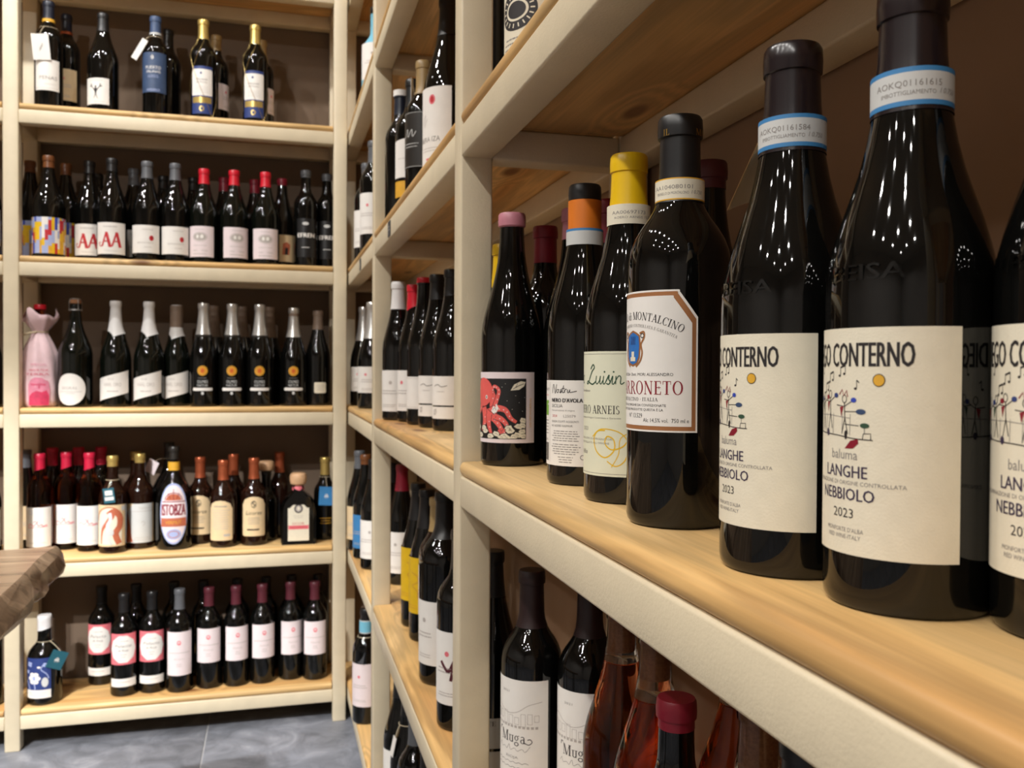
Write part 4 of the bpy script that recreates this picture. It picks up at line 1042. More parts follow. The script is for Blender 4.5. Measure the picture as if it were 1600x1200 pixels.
    bottle_type('tallblack', 'bordeaux', 315, 38, 'dark_glass', 'capsule_black', 250, seg=40)
    # bays further along the right-hand shelving
    bottle_type('whitecap', 'burgundy', 312, 36, 'dark_glass', 'white_foil', 250, label=[('label', a_plain(88, 92, 'paper', 2), 66, 0)])
    bottle_type('redslant', 'burgundy', 300, 36, 'dark_glass', 'capsule_red', 246, slant=9, label=[('label', a_plain(88, 88, 'paper', 1), 68, 0)])
    bottle_type('redring', 'burgundy', 305, 36, 'dark_glass', 'capsule_red', 294, label=[('label', a_corner(), 66, 0)])
    bottle_type('twolabel', 'burgundy', 302, 37, 'dark_glass', 'capsule_black', 252, label=[('label', a_two(84, 54, 22), 62, 0)])
    bottle_type('hexlabel', 'bordeaux', 300, 37, 'dark_glass', 'capsule_black', 240, label=[('label', a_hex(), 120, 0)])
    bottle_type('sheer', 'bordeaux', 305, 37, 'dark_glass', 'capsule_tan', 236, label=[('label', a_sheer(), 140, 0)], extra=hang_tag(16, 46, 'paper', None, (-21, -12, 250), (0, 0, -60), 15, 238))
    bottle_type('magnum', 'burgundy', 372, 47, 'dark_glass', 'capsule_black', 300, label=[('label', a_big(), 122, 0)], rn=16)
    bottle_type('slimwhite', 'bordeaux', 300, 35, 'dark_glass', 'capsule_navy', 246, bands=[('neck_band', 288, 301, [('paper', 1.0)])])
    bottle_type('palelabel', 'bordeaux', 300, 37, 'dark_glass', 'capsule_grey', 240, label=[('label', a_plain(90, 110, 'paper', 5), 100, 0)])
    bottle_type('bluebottle', 'squat', 270, 40, 'sky_blue', 'capsule_black', 250, label=[('label', a_plain(96, 100, 'paper', 4), 110, 0)])
    bottle_type('greyfoil', 'champagne', 312, 42, 'dark_glass', 'silver', 205, label=[('label', a_plain(84, 76, 'paper', 3), 84, 0)])
    bottle_type('sandlabel', 'burgundy', 298, 37, 'dark_glass', 'capsule_grey', 245, label=[('label', a_plain(96, 100, 'paper_tan', 2), 82, 0)])
    bottle_type('bluelabel', 'burgundy', 298, 37, 'dark_glass', 'capsule_amber', 270, label=[('label', a_plain(96, 96, 'blue', 2), 78, 0)])
    bottle_type('whitelabel', 'burgundy', 298, 37, 'dark_glass', 'capsule_black', 245, label=[('label', a_plain(96, 104, 'paper', 2), 82, 0)])
    bottle_type('winecap_white', 'burgundy', 302, 37, 'dark_glass', 'capsule_wine', 236, label=[('label', a_plain(96, 104, 'paper', 6), 82, 0)])
    bottle_type('yellowlabel', 'burgundy', 302, 36, 'dark_glass', 'capsule_black', 225, label=[('label', a_yellow(), 112, 0)])
    bottle_type('tancap', 'bordeaux', 300, 36.5, 'brown_glass', 'capsule_tan', 236, label=[('label', a_plain(88, 96, 'paper', 8), 124, 0)])
    bottle_type('bigblack', 'bordeaux', 330, 45, 'dark_glass', 'capsule_black', 250, label=[('label', a_plain(70, 110, 'paper', 10), 90, 0), ('back_label', a_plain(50, 90, 'paper_tan', 9), 80, 112)], rn=16, seg=32)
    bottle_type('redart', 'bordeaux', 300, 37.5, 'dark_glass', 'capsule_black', 240, label=[('label', (lambda A: (A.stroke([(-14, 10), (0, -4), (10, 12), (4, -18)], 5, 'capsule_burgundy', 1, smooth=True), A)[-1])(a_plain(92, 110, 'paper', 7)), 95, 0)])
    bottle_type('blueneck', 'bordeaux', 312, 37, 'dark_glass', 'capsule_black', 262, bands=[('neck_band', 246, 282, [('paper_grey', 0.08), ('sky_blue', 0.84), ('paper_grey', 0.08)])], label=[('label', a_plain(84, 118, 'paper_pink', 11), 108, 0)], extra=hang_tag(20, 54, 'shelf_tag', None, (6, -32, 196), (-14, 0, -10), 16, 236))
    bottle_type('ribbon', 'burgundy', 300, 38, 'dark_glass', 'capsule_black', 250, label=[('label', a_plain(84, 90, 'paper', 12), 70, 0)], extra=hang_tag(18, 40, 'paper', None, (-14, -32, 190), (-10, 6, -30), 18, 232))
    # the back shelving
    bottle_type('tagged', 'bordeaux', 311, 38, 'dark_glass', 'capsule_navy', 252, bands=[('neck_band', 250, 259, [('mustard', 1.0)])], label=[('label', a_as(), 90, 0)], extra=hang_tag(46, 72, 'paper', art_tag_white(), (-14, -43, 166), (6, -4, -6), 15, 232))
    bottle_type('tagged_plain', 'bordeaux', 311, 38, 'dark_glass', 'capsule_navy', 252, bands=[('neck_band', 250, 258, [('copper', 1.0)])], label=[('label', a_plain(70, 94, 'paper_tan', 3), 92, 0)])
    bottle_type('figure', 'burgundy', 292, 43, 'dark_glass', 'capsule_black', 238, label=[('label', a_figure(), 54, -18)])
    bottle_type('bluewine', 'bordeaux', 298, 37, 'dark_glass', 'slate_blue', 244, bands=[('neck_band', 243, 249, [('paper_grey', 1.0)])], label=[('label', a_blue(), 124, -6)], extra=hang_tag(20, 66, 'paper', None, (-42, -22, 192), (0, 34, -25), 15, 236))
    bottle_type('darkwine', 'bordeaux', 299, 37, 'dark_glass', 'capsule_black', 244)
    def net(P, H, R):
        mb = MB()
        for s in (-1, 1):
            for k in range(2):
                pth = []
                for i in range(25):
                    z = 3 + (248 - 3) * i / 24; a = math.radians(k * 180 + 40 + s * 150 * i / 24)
                    r = (rad(P, max(z, 9)) + 1.2) * 1e-3; pth.append((r * math.sin(a), -r * math.cos(a), z * 1e-3))
                mb.tube(pth, 0.0007, 'wire', n=4)
        return [('wire_net', mb.build('wire_net'), [])]
    bottle_type('goldcap', 'bordeaux', 303, 37, 'dark_glass', 'gold_foil', 244, label=[('label', a_goldband(), 88, -8)], extra=net)
    bottle_type('goldcap_dim', 'bordeaux', 292, 37, 'dark_glass', 'capsule_tan', 244, label=[('label', a_plain(60, 80, 'paper_pink', 3), 96, 60)])
    bottle_type('mosaic', 'burgundy', 297, 44, 'dark_glass', 'capsule_amber', 262, label=[('label', a_mosaic(), 62, 0)])
    bottle_type('double', 'burgundy', 299, 42, 'dark_glass', 'capsule_black', 262, label=[('label', a_double(), 60, 0)])
    bottle_type('dot', 'burgundy', 297, 42, 'dark_glass', 'capsule_grey', 246, label=[('label', a_dot(), 62, 0)])
    bottle_type('darkburg', 'burgundy', 280, 40, 'dark_glass', 'capsule_black', 240)
    bottle_type('oval', 'burgundy', 286, 42, 'green_glass', 'capsule_red', 240, label=[('label', a_oval(), 62, 0)])
    bottle_type('redcap_dark', 'burgundy', 284, 40, 'dark_glass', 'capsule_wine', 240)
    bottle_type('figlabel', 'burgundy', 284, 40, 'dark_glass', 'capsule_wine', 262, label=[('label', (lambda A: (A.poly([(-14, -20), (-12, 14), (0, 20), (12, 12), (8, -20)], 'terracotta', 1), A.poly([(-6, -20), (-5, 2), (4, 2), (3, -20)], 'ink', 2), A)[-1])(sm(78, 84, 'paper_tan')), 60, 20)])
    bottle_type('efren', 'bordeaux', 305, 37, 'dark_glass', 'capsule_grey', 282, label=[('label', a_efren(), 90, 0)])
    def cage(P, H, R):
        mb = MB(); c = MB()
        c.lathe([(9, H - 4), (10, H - 2), (15.5, H + 2), (15.8, H + 9), (13, H + 13), (0, H + 14)], 'cork', 20)
        for k in range(4):
            a = k * math.pi / 2 + 0.6
            mb.tube([(15 * math.cos(a) * 1e-3, 15 * math.sin(a) * 1e-3, (H + 14) * 1e-3), (18.5 * math.cos(a) * 1e-3, 18.5 * math.sin(a) * 1e-3, (H + 4) * 1e-3), (18 * math.cos(a) * 1e-3, 18 * math.sin(a) * 1e-3, (H - 18) * 1e-3)], 0.0011, 'silver', n=5)
        mb.tube([(18 * math.cos(t * math.pi / 8) * 1e-3, 18 * math.sin(t * math.pi / 8) * 1e-3, (H - 18) * 1e-3) for t in range(16)], 0.0012, 'silver', n=5, closed=True)
        mb.lathe([(0, H + 14), (14.5, H + 14), (14.5, H + 15.4), (0, H + 15.6)], 'silver', 20)
        return [('cork', c.build('cork'), []), ('wire_cage', mb.build('wire_cage'), [])]
    bottle_type('roundlabel', 'burgundy', 302, 47, 'green_glass', None, label=[('label', a_round(), 52, -8)], extra=cage)
    bottle_type('cava', 'champagne', 314, 44, 'green_glass', 'white_foil', 208, slant=10, label=[('label', a_slant(), 62, -4)])
    bottle_type('cava_olive', 'champagne', 308, 41, 'green_glass', 'white_foil', 204, slant=10, bands=[('foil_band', 240, 306, [('taupe_foil', 1.0)])], label=[('label', a_slant(), 62, 12)])
    bottle_type('silver', 'champagne', 312, 40, 'dark_glass', 'silver', 214, bands=[('foil_band', 210, 217, [('dark_foil', 1.0)])], label=[('label', a_medal(), 74, 0)])
    bottle_type('taupecap', 'champagne', 312, 43, 'dark_glass', 'taupe_foil', 214)
    bottle_type('taupecap_medal', 'champagne', 306, 43, 'dark_glass', 'silver', 214, bands=[('foil_band', 280, 305, [('taupe_foil', 1.0)])], label=[('label', a_medal(), 74, -2)])
    bottle_type('smalllabel', 'burgundy', 300, 40, 'dark_glass', 'taupe_foil', 240, label=[('label', a_small(), 56, 0)])
    bottle_type('rosered', 'bordeaux', 292, 35, 'amber_wine', 'wax_red', 244, slant=5, label=[('label', a_rose(), 78, 0)])
    bottle_type('darkredcap', 'bordeaux', 300, 31, 'dark_glass', 'wax_red', 246)
    bottle_type('goldpaint', 'liqueur', 285, 39, 'brown_glass', 'gold_foil', 254, label=[('label', a_paint(), 82, -4)], extra=hang_tag(30, 44, 'teal', a_teal(), (-6, -44, 172), (4, -6, -4), 16, 214))
    bottle_type('goldpaint2', 'liqueur', 285, 41, 'brown_glass', 'gold_foil', 258, label=[('label', a_paint2(), 78, 0)])
    bottle_type('istobza', 'jug', 308, 53, 'dark_glass', 'dark_foil', 270, bands=[('neck_band', 236, 262, [('mustard', 1.0)])], label=[('label', a_istobza(), 110, 0)])
    bottle_type('istobza_tag', 'jug', 312, 53, 'dark_glass', 'dark_foil', 262, extra=hang_tag(34, 42, 'paper_pink', None, (-46, -40, 240), (0, 26, -20), 16, 262))
    bottle_type('arch', 'liqueur', 268, 40, 'brown_glass', 'copper', 204, label=[('label', a_arch(), 92, 0)])
    bottle_type('arch_back', 'liqueur', 264, 40, 'brown_glass', 'copper', 204, label=[('label', a_arch(True), 84, -6)])
    bottle_type('coppercap', 'liqueur', 274, 36, 'brown_glass', 'copper', 208)
    def ball(P, H, R):
        mb = MB(); mb.lathe([(0, H - 1), (13, H - 1), (22, H + 3), (25, H + 11), (26, H + 20), (24, H + 28), (19, H + 32), (0, H + 33)], 'wood_ball', 24); return [('stopper', mb.build('stopper'), [])]
    def flaskx(P, H, R):
        mb = MB(); Q = []
        out = [(-50, 3), (-53, 10), (-53, 95)] + [(-53 + 53 * (1 - math.cos(a)) * 0.72, 95 + 62 * math.sin(a)) for a in [0.3, 0.6, 0.9, 1.2]] + [(-14.5, 164), (-14.5, 172), (-16, 173), (-16, 180)]
        full = out + [(-x, z) for x, z in reversed(out)]
        V = []; n = len(full)
        for dy, ins in ((-34, 7), (-40, 0), (0, -3), (40, 0), (34, 7)):
            dd = dy
            for x, z in full:
                k = 1 - ins / 60.0
                zz = 90 + (z - 90) * (1 - ins / 90.0) if z < 158 else z
                yy = dd if z < 150 else dd * max(0.36, 1 - (z - 150) / 24.0 * 0.64)
                V.append((x * k * 1e-3, yy * 1e-3, max(zz, 0) * 1e-3 if z > 4 else 0.0))
        F = []
        for r in range(4):
            for i in range(n): F.append((r * n + i, r * n + (i + 1) % n, (r + 1) * n + (i + 1) % n, (r + 1) * n + i))
        F.append(tuple(range(n))); F.append(tuple(range(4 * n, 5 * n)))
        mb.add(V, F, 'dark_glass')
        s = MB(); s.lathe([(0, 179), (15, 179), (24, 186), (26, 196), (26.5, 208), (24, 216), (18, 220), (0, 221)], 'wood_ball', 24)
        w = MB(); w.lathe([(15.5, 163), (18.5, 166), (18.5, 174), (16.6, 178)], 'pink', 24)
        L = MB(); a_flask().mesh_into(L, R=None, z0=70, flat=40.3, base=0.2)
        return [('glass_body', mb.build('glass_body', angle=30), []), ('stopper', s.build('stopper'), []), ('neck_band', w.build('neck_band'), []), ('label', L.build('label', smooth=False), [])]
    TYPES['flask'] = flaskx(None, 0, 0)
    bottle_type('ballstop', 'liqueur', 220, 34, 'dark_glass', None, extra=ball)
    bottle_type('goldtag', 'liqueur', 262, 36, 'dark_glass', 'gold_foil', 206, label=[('label', (lambda A: (A.lines(0, 0, 40, 3, 8, 2, 'mustard'), A)[-1])(Art(0.2)), 70, 0)], extra=hang_tag(46, 60, 'blue', a_boat(), (2, -42, 142), (4, 3, -4), 16, 200))
    def waxtag(P, H, R):
        return hang_tag(44, 54, 'teal', a_boat(), (42, -44, 130), (8, 24, 20), 17, 178)(P, H, R)
    bottle_type('floral', 'squat', 252, 47, 'dark_glass', 'wax_white', 212, slant=5, label=[('label', a_floral(), 82, -14)], extra=waxtag, rn=17.5)
    bottle_type('pinkround', 'bordeaux', 300, 39, 'dark_glass', 'capsule_black', 246, label=[('label', a_pinkround(), 142, 0), ('lower_label', a_strip(), 42, 0)])
    bottle_type('palelong', 'bordeaux', 306, 39.5, 'dark_glass', 'capsule_grey', 246, label=[('label', a_pale(132), 118, 0)])
    bottle_type('pale', 'bordeaux', 303, 38, 'dark_glass', 'capsule_burgundy', 248, label=[('label', a_pale(104), 133, 0)])
    bottle_type('bagged', 'champagne', 298, 30, 'amber_wine', 'capsule_red', 284)
mk()
# ------------------------------------------------------------------ the room
XD, YB, XL, XR = 0.2220, 2.7940, -0.7004, 0.1763        # front planes and inner post faces of the shelving
ZB = [2.6525, 2.2215, 1.7907, 1.3587, 0.9255, 0.4938, 0.0621]   # undersides of the rails, topmost first
TB, RH, PT, DP = 0.0405, 0.039, 0.018, 0.250             # tube, rail height, plank thickness, depth
def top(k): return ZB[k] + RH + PT

def wall(name, lo, hi, m):
    o = bevel_box(name, lo, hi, m, bev=0)
    o['kind'] = 'structure'
    return o
wall('wall_back', (-3.25, YB + 0.256, 0), (XD + 0.32, YB + 0.32, 3.0), 'wall_paint_shaded')
wall('wall_right', (XD + 0.256, -2.65, 0), (XD + 0.32, YB + 0.256, 3.0), 'wall_paint')
wall('wall_left', (-3.25, -2.65, 0), (-3.2, YB + 0.256, 3.0), 'wall_plain')
wall('wall_rear', (-3.2, -2.65, 0), (XD + 0.256, -2.6, 3.0), 'wall_plain')
wall('ceiling', (-3.25, -2.65, 3.0), (XD + 0.32, YB + 0.32, 3.05), 'ceiling_paint')
fl = wall('floor', (-3.25, -2.65, -0.06), (XD + 0.32, YB + 0.32, -0.0025), 'grout')
for i in range(-5, 2):
    for j in range(-5, 5):
        x0 = max(-3.195, -0.1938 + i * 0.6); x1 = min(XD + 0.25, -0.1938 + (i + 1) * 0.6 - 0.004)
        y0 = max(-2.595, 2.44 + (j - 4) * 0.6 + 0.6 - 0.6); y1 = min(YB + 0.25, 2.44 + (j - 3) * 0.6 - 0.004)
        if x1 - x0 < 0.05 or y1 - y0 < 0.05: continue
        t = bevel_box('floor_tile', (x0, y0, -0.012), (x1, y1, 0.0), 'slate_tile', bev=0.0015, seg=1)
        t.parent = fl; t.matrix_parent_inverse = Matrix.Translation(fl.location).inverted()

# ------------------------------------------------------------------ shelving: welded square tube and pine planks
def plank_mesh(L, D):
    key = ('plank', round(L, 3))
    if key in CACHE: return CACHE[key]
    r = 0.0085; pr = []
    for k in range(7):
        a = math.pi * (1.5 - k / 6.0 * 1.0)
        pr.append((r + r * math.cos(a), PT / 2 + (PT / 2) * math.sin(a)))
    pr += [(D, PT), (D, 0)]
    V = []; F = []; n = len(pr); xs = [-L / 2, -L / 2 + 0.003, L / 2 - 0.003, L / 2]
    for i, x in enumerate(xs):
        ins = 0.002 if i in (0, 3) else 0
        for y, z in pr: V.append((x, min(max(y, ins), D), min(max(z, ins * 0.5), PT - ins * 0.5)))
    for i in range(3):
        for k in range(n): F.append((i * n + k, i * n + (k + 1) % n, (i + 1) * n + (k + 1) % n, (i + 1) * n + k))
    F.append(tuple(range(n))); F.append(tuple(range(3 * n, 4 * n)))
    mb = MB(); mb.add(V, F, 'pine')
    for s in (-1, 1): mb.box((s * (L / 2 + 0.0105), D / 2, PT / 2), (0.0205, D - 2 * TB - 0.006, PT), 'pine')   # the tongue that lies on the cross brace
    CACHE[key] = mb.build('shelf_plank', angle=40)
    return CACHE[key]

def shelving(root, axis, front, posts, mirror):
    """axis 'x': front plane at y = front and posts along x; axis 'y': front plane at x = front and posts along y"""
    def bb(name, a, f, z, m='cream_paint', bev=0.0028):
        if axis == 'x': return bevel_box(name, (a[0], f[0], z[0]), (a[1], f[1], z[1]), m, bev, 2, root)
        return bevel_box(name, (f[0], a[0], z[0]), (f[1], a[1], z[1]), m, bev, 2, root)
    F0, F1 = (front, front + TB), (front + DP - TB, front + DP)
    for p in posts:
        bb('post', (p, p + TB), F0, (0, 2.70)); bb('post', (p, p + TB), F1, (0, 2.70))
        for z in ZB: bb('cross_brace', (p + 0.001, p + TB - 0.001), (front + TB, front + DP - TB), (z, z + RH))
    for p, q in zip(posts, posts[1:]):
        a, b = p + TB, q
        for k, z in enumerate(ZB):
            bb('front_rail', (a, b), (front + 0.0004, front + TB), (z, z + RH)); bb('back_rail', (a, b), F1, (z, z + RH))
            if k == 0: continue
            o = link('shelf_plank', plank_mesh(b - a - 0.005, DP - 0.004), root)
            if axis == 'x': o.location = ((a + b) / 2, front - 0.001, z + RH + 0.0002)
            else:
                o.location = (front - 0.001, (a + b) / 2, z + RH + 0.0002); o.rotation_euler = (0, 0, -math.pi / 2)

back = tag(empty('shelving_unit', (0, 0, 0)), 'cream metal shelving with pine planks along the back wall', 'shelving', 'cream shelving with pine planks')
shelving(back, 'x', YB, [XL - TB - 0.90 - TB, XL - TB, XR], 1)
right = tag(empty('shelving_unit', (0, 0, 0)), 'cream metal shelving with pine planks running from the right foreground into the corner', 'shelving', 'cream shelving with pine planks')
shelving(right, 'y', XD, [-0.895, 0.09, 1.077, 2.062, 3.003], 1)
def price(y, z, w=0.034):
    o = bevel_box('price_label', (XD - 0.0012, y - w / 2, z), (XD + 0.0002, y + w / 2, z + 0.030), 'shelf_tag', 0, 1, right)
    mb = MB(); A = Art(0.06); A.lines(0, 4, w * 700, 2, 6, 1.6, 'paper_grey'); A.mesh_into(mb, R=None, z0=0, flat=0.7, base=0.05)
    s = link('printed_lines', mb.build('printed_lines', smooth=False), o); s.rotation_euler = (0, 0, -math.pi / 2)
price(1.782, 1.363); price(2.40, 1.363)

# ------------------------------------------------------------------ live-edge table at the left
def table():
    rnd = random.Random(3)
    edge = [(-0.409, 1.890), (-0.413, 1.841), (-0.415, 1.788), (-0.412, 1.732), (-0.409, 1.689), (-0.407, 1.649), (-0.405, 1.615), (-0.403, 1.552), (-0.402, 1.498), (-0.405, 1.400), (-0.415, 1.280), (-0.400, 1.100), (-0.420, 0.900), (-0.410, 0.700), (-0.450, 0.560), (-0.800, 0.530), (-1.200, 0.550), (-1.600, 0.500), (-1.600, 1.000), (-1.600, 1.500), (-1.600, 1.830), (-1.300, 1.850), (-1.000, 1.830), (-0.800, 1.860), (-0.620, 1.850), (-0.520, 1.865), (-0.460, 1.876)]
    n = len(edge); V = []; F = []
    prof = [(0.0, 0.75), (0.004, 0.747), (0.010, 0.736), (0.020, 0.722), (0.024, 0.710), (0.012, 0.698), (-0.006, 0.690)]
    cx = sum(p[0] for p in edge) / n; cy = sum(p[1] for p in edge) / n
    for j, (o, z) in enumerate(prof):
        for i, (x, y) in enumerate(edge):
            a = edge[i - 1]; b = edge[(i + 1) % n]
            tx, ty = b[0] - a[0], b[1] - a[1]; l = math.hypot(tx, ty)
            nx, ny = ty / l, -tx / l
            if nx * (x - cx) + ny * (y - cy) < 0: nx, ny = -nx, -ny
            jit = (rnd.random() - 0.35) * 0.016 if 1 < j < 6 else 0
            V.append((x + nx * (o + jit), y + ny * (o + jit), z + (rnd.random() - 0.5) * (0.008 if 1 < j < 5 else 0)))
    for j in range(len(prof) - 1):
        for i in range(n): F.append((j * n + i, j * n + (i + 1) % n, (j + 1) * n + (i + 1) % n, (j + 1) * n + i))
    F.append(tuple(range(n))); F.append(tuple(range((len(prof) - 1) * n, len(prof) * n)))
    t = tag(empty('live_edge_table', (0, 0, 0)), 'dark wooden table slab with a rough natural edge at the far left', 'table')
    mb = MB(); mb.add(V, F, 'live_edge_wood')
    link('tabletop', mb.build('tabletop', angle=28), t)
    for x, y in ((-0.62, 1.62), (-1.35, 1.62), (-0.62, 0.75), (-1.35, 0.75)):
        bevel_box('leg', (x - 0.03, y - 0.03, 0), (x + 0.03, y + 0.03, 0.684), 'iron', 0.003, 1, t)
table()

# ------------------------------------------------------------------ the gift bag on the third back shelf
def gift_bag(x, y, z):
    t = tag(empty('gift_bag', (x, y, z), math.radians(6)), 'sheer pink gift bag tied round a bottle, left end of third shelf', 'bag')
    mb = MB(); n = 48; pr = [(40, 1), (47, 6), (50, 20), (50.5, 60), (49, 100), (47.5, 140), (44, 160), (36, 184), (27, 203), (21.5, 214), (19.8, 219), (22, 224), (30, 235), (40, 249), (47, 262), (45, 272)]
    V = []; F = []
    for j, (r, h) in enumerate(pr):
        for i in range(n):
            a = 2 * math.pi * i / n
            f = 1 + (0.05 * math.sin(a * 7 + h * 0.012) + 0.03 * math.sin(a * 12 + h * 0.06)) * (1.0 if 30 < h < 215 else (1.7 if h >= 226 else 0.5))
            dz = (12 * math.sin(a * 3 + 1) + 8 * math.sin(a * 5)) if h > 250 else 0
            V.append((r * f * math.cos(a) * 1e-3, r * f * math.sin(a) * 1e-3 * 0.95, (h + dz) * 1e-3))
    for j in range(len(pr) - 1):
        for i in range(n): F.append((j * n + i, j * n + (i + 1) % n, (j + 1) * n + (i + 1) % n, (j + 1) * n + i))
    mb.add(V, F, 'organza')
    body = link('bag_body', mb.build('bag_body', angle=80), t)
    # the printed portrait-like patch and the lettering
    mp = MB(); A = Art(0.3)
    A.poly([(-26, -66), (30, -66), (32, -20), (28, 2), (16, 16), (-2, 18), (-18, 12), (-26, -6)], 'organza_mid', 0)
    A.poly([(-24, -66), (28, -66), (29, -38), (22, -22), (10, -28), (-4, -24), (-16, -30), (-23, -40)], 'organza_print', 1)
    A.poly([(-20, -2), (-4, -4), (4, -2), (20, -4), (20, -10), (6, -8), (5, -18), (1, -18), (0, -8), (-18, -9)], 'organza_shade', 1)
    A.poly([(-20, 8), (-8, 15), (10, 14), (24, 4), (22, 10), (10, 18), (-10, 19), (-20, 13)], 'organza', 1)
    A.text('SPECIAL', 2, 52, 6, 'organza_mid', 0, width=44); A.text('AMOR PINK', 2, 36, 6, 'organza_print', 0, width=52); A.text('TERRA', -2, 24, 6, 'organza_print', 0, width=64)
    for P, Fc, m, L in A.it:
        pass
    A.mesh_into(mp, R=52.0, z0=72, base=0.4, step=4)
    mp.v = [(a, b * 0.98, c) for a, b, c in mp.v]
    link('print', mp.build('print'), t)
    rb = MB(); rb.tube([(21.5e-3 * math.cos(k * math.pi / 10), 19.5e-3 * math.sin(k * math.pi / 10), 0.219) for k in range(20)], 0.0022, 'string', closed=True)
    rb.tube([(-0.008, -0.021, 0.219), (-0.022, -0.030, 0.215), (-0.036, -0.028, 0.211), (-0.044, -0.02, 0.209)], 0.0032, 'string')
    link('ribbon', rb.build('ribbon'), t)
    put('bagged', x, y, z + 0.0015, 0, 'amber bottle with red cap inside the sheer pink gift bag', None)
gift_bag(-0.6630, 2.8700, top(4))

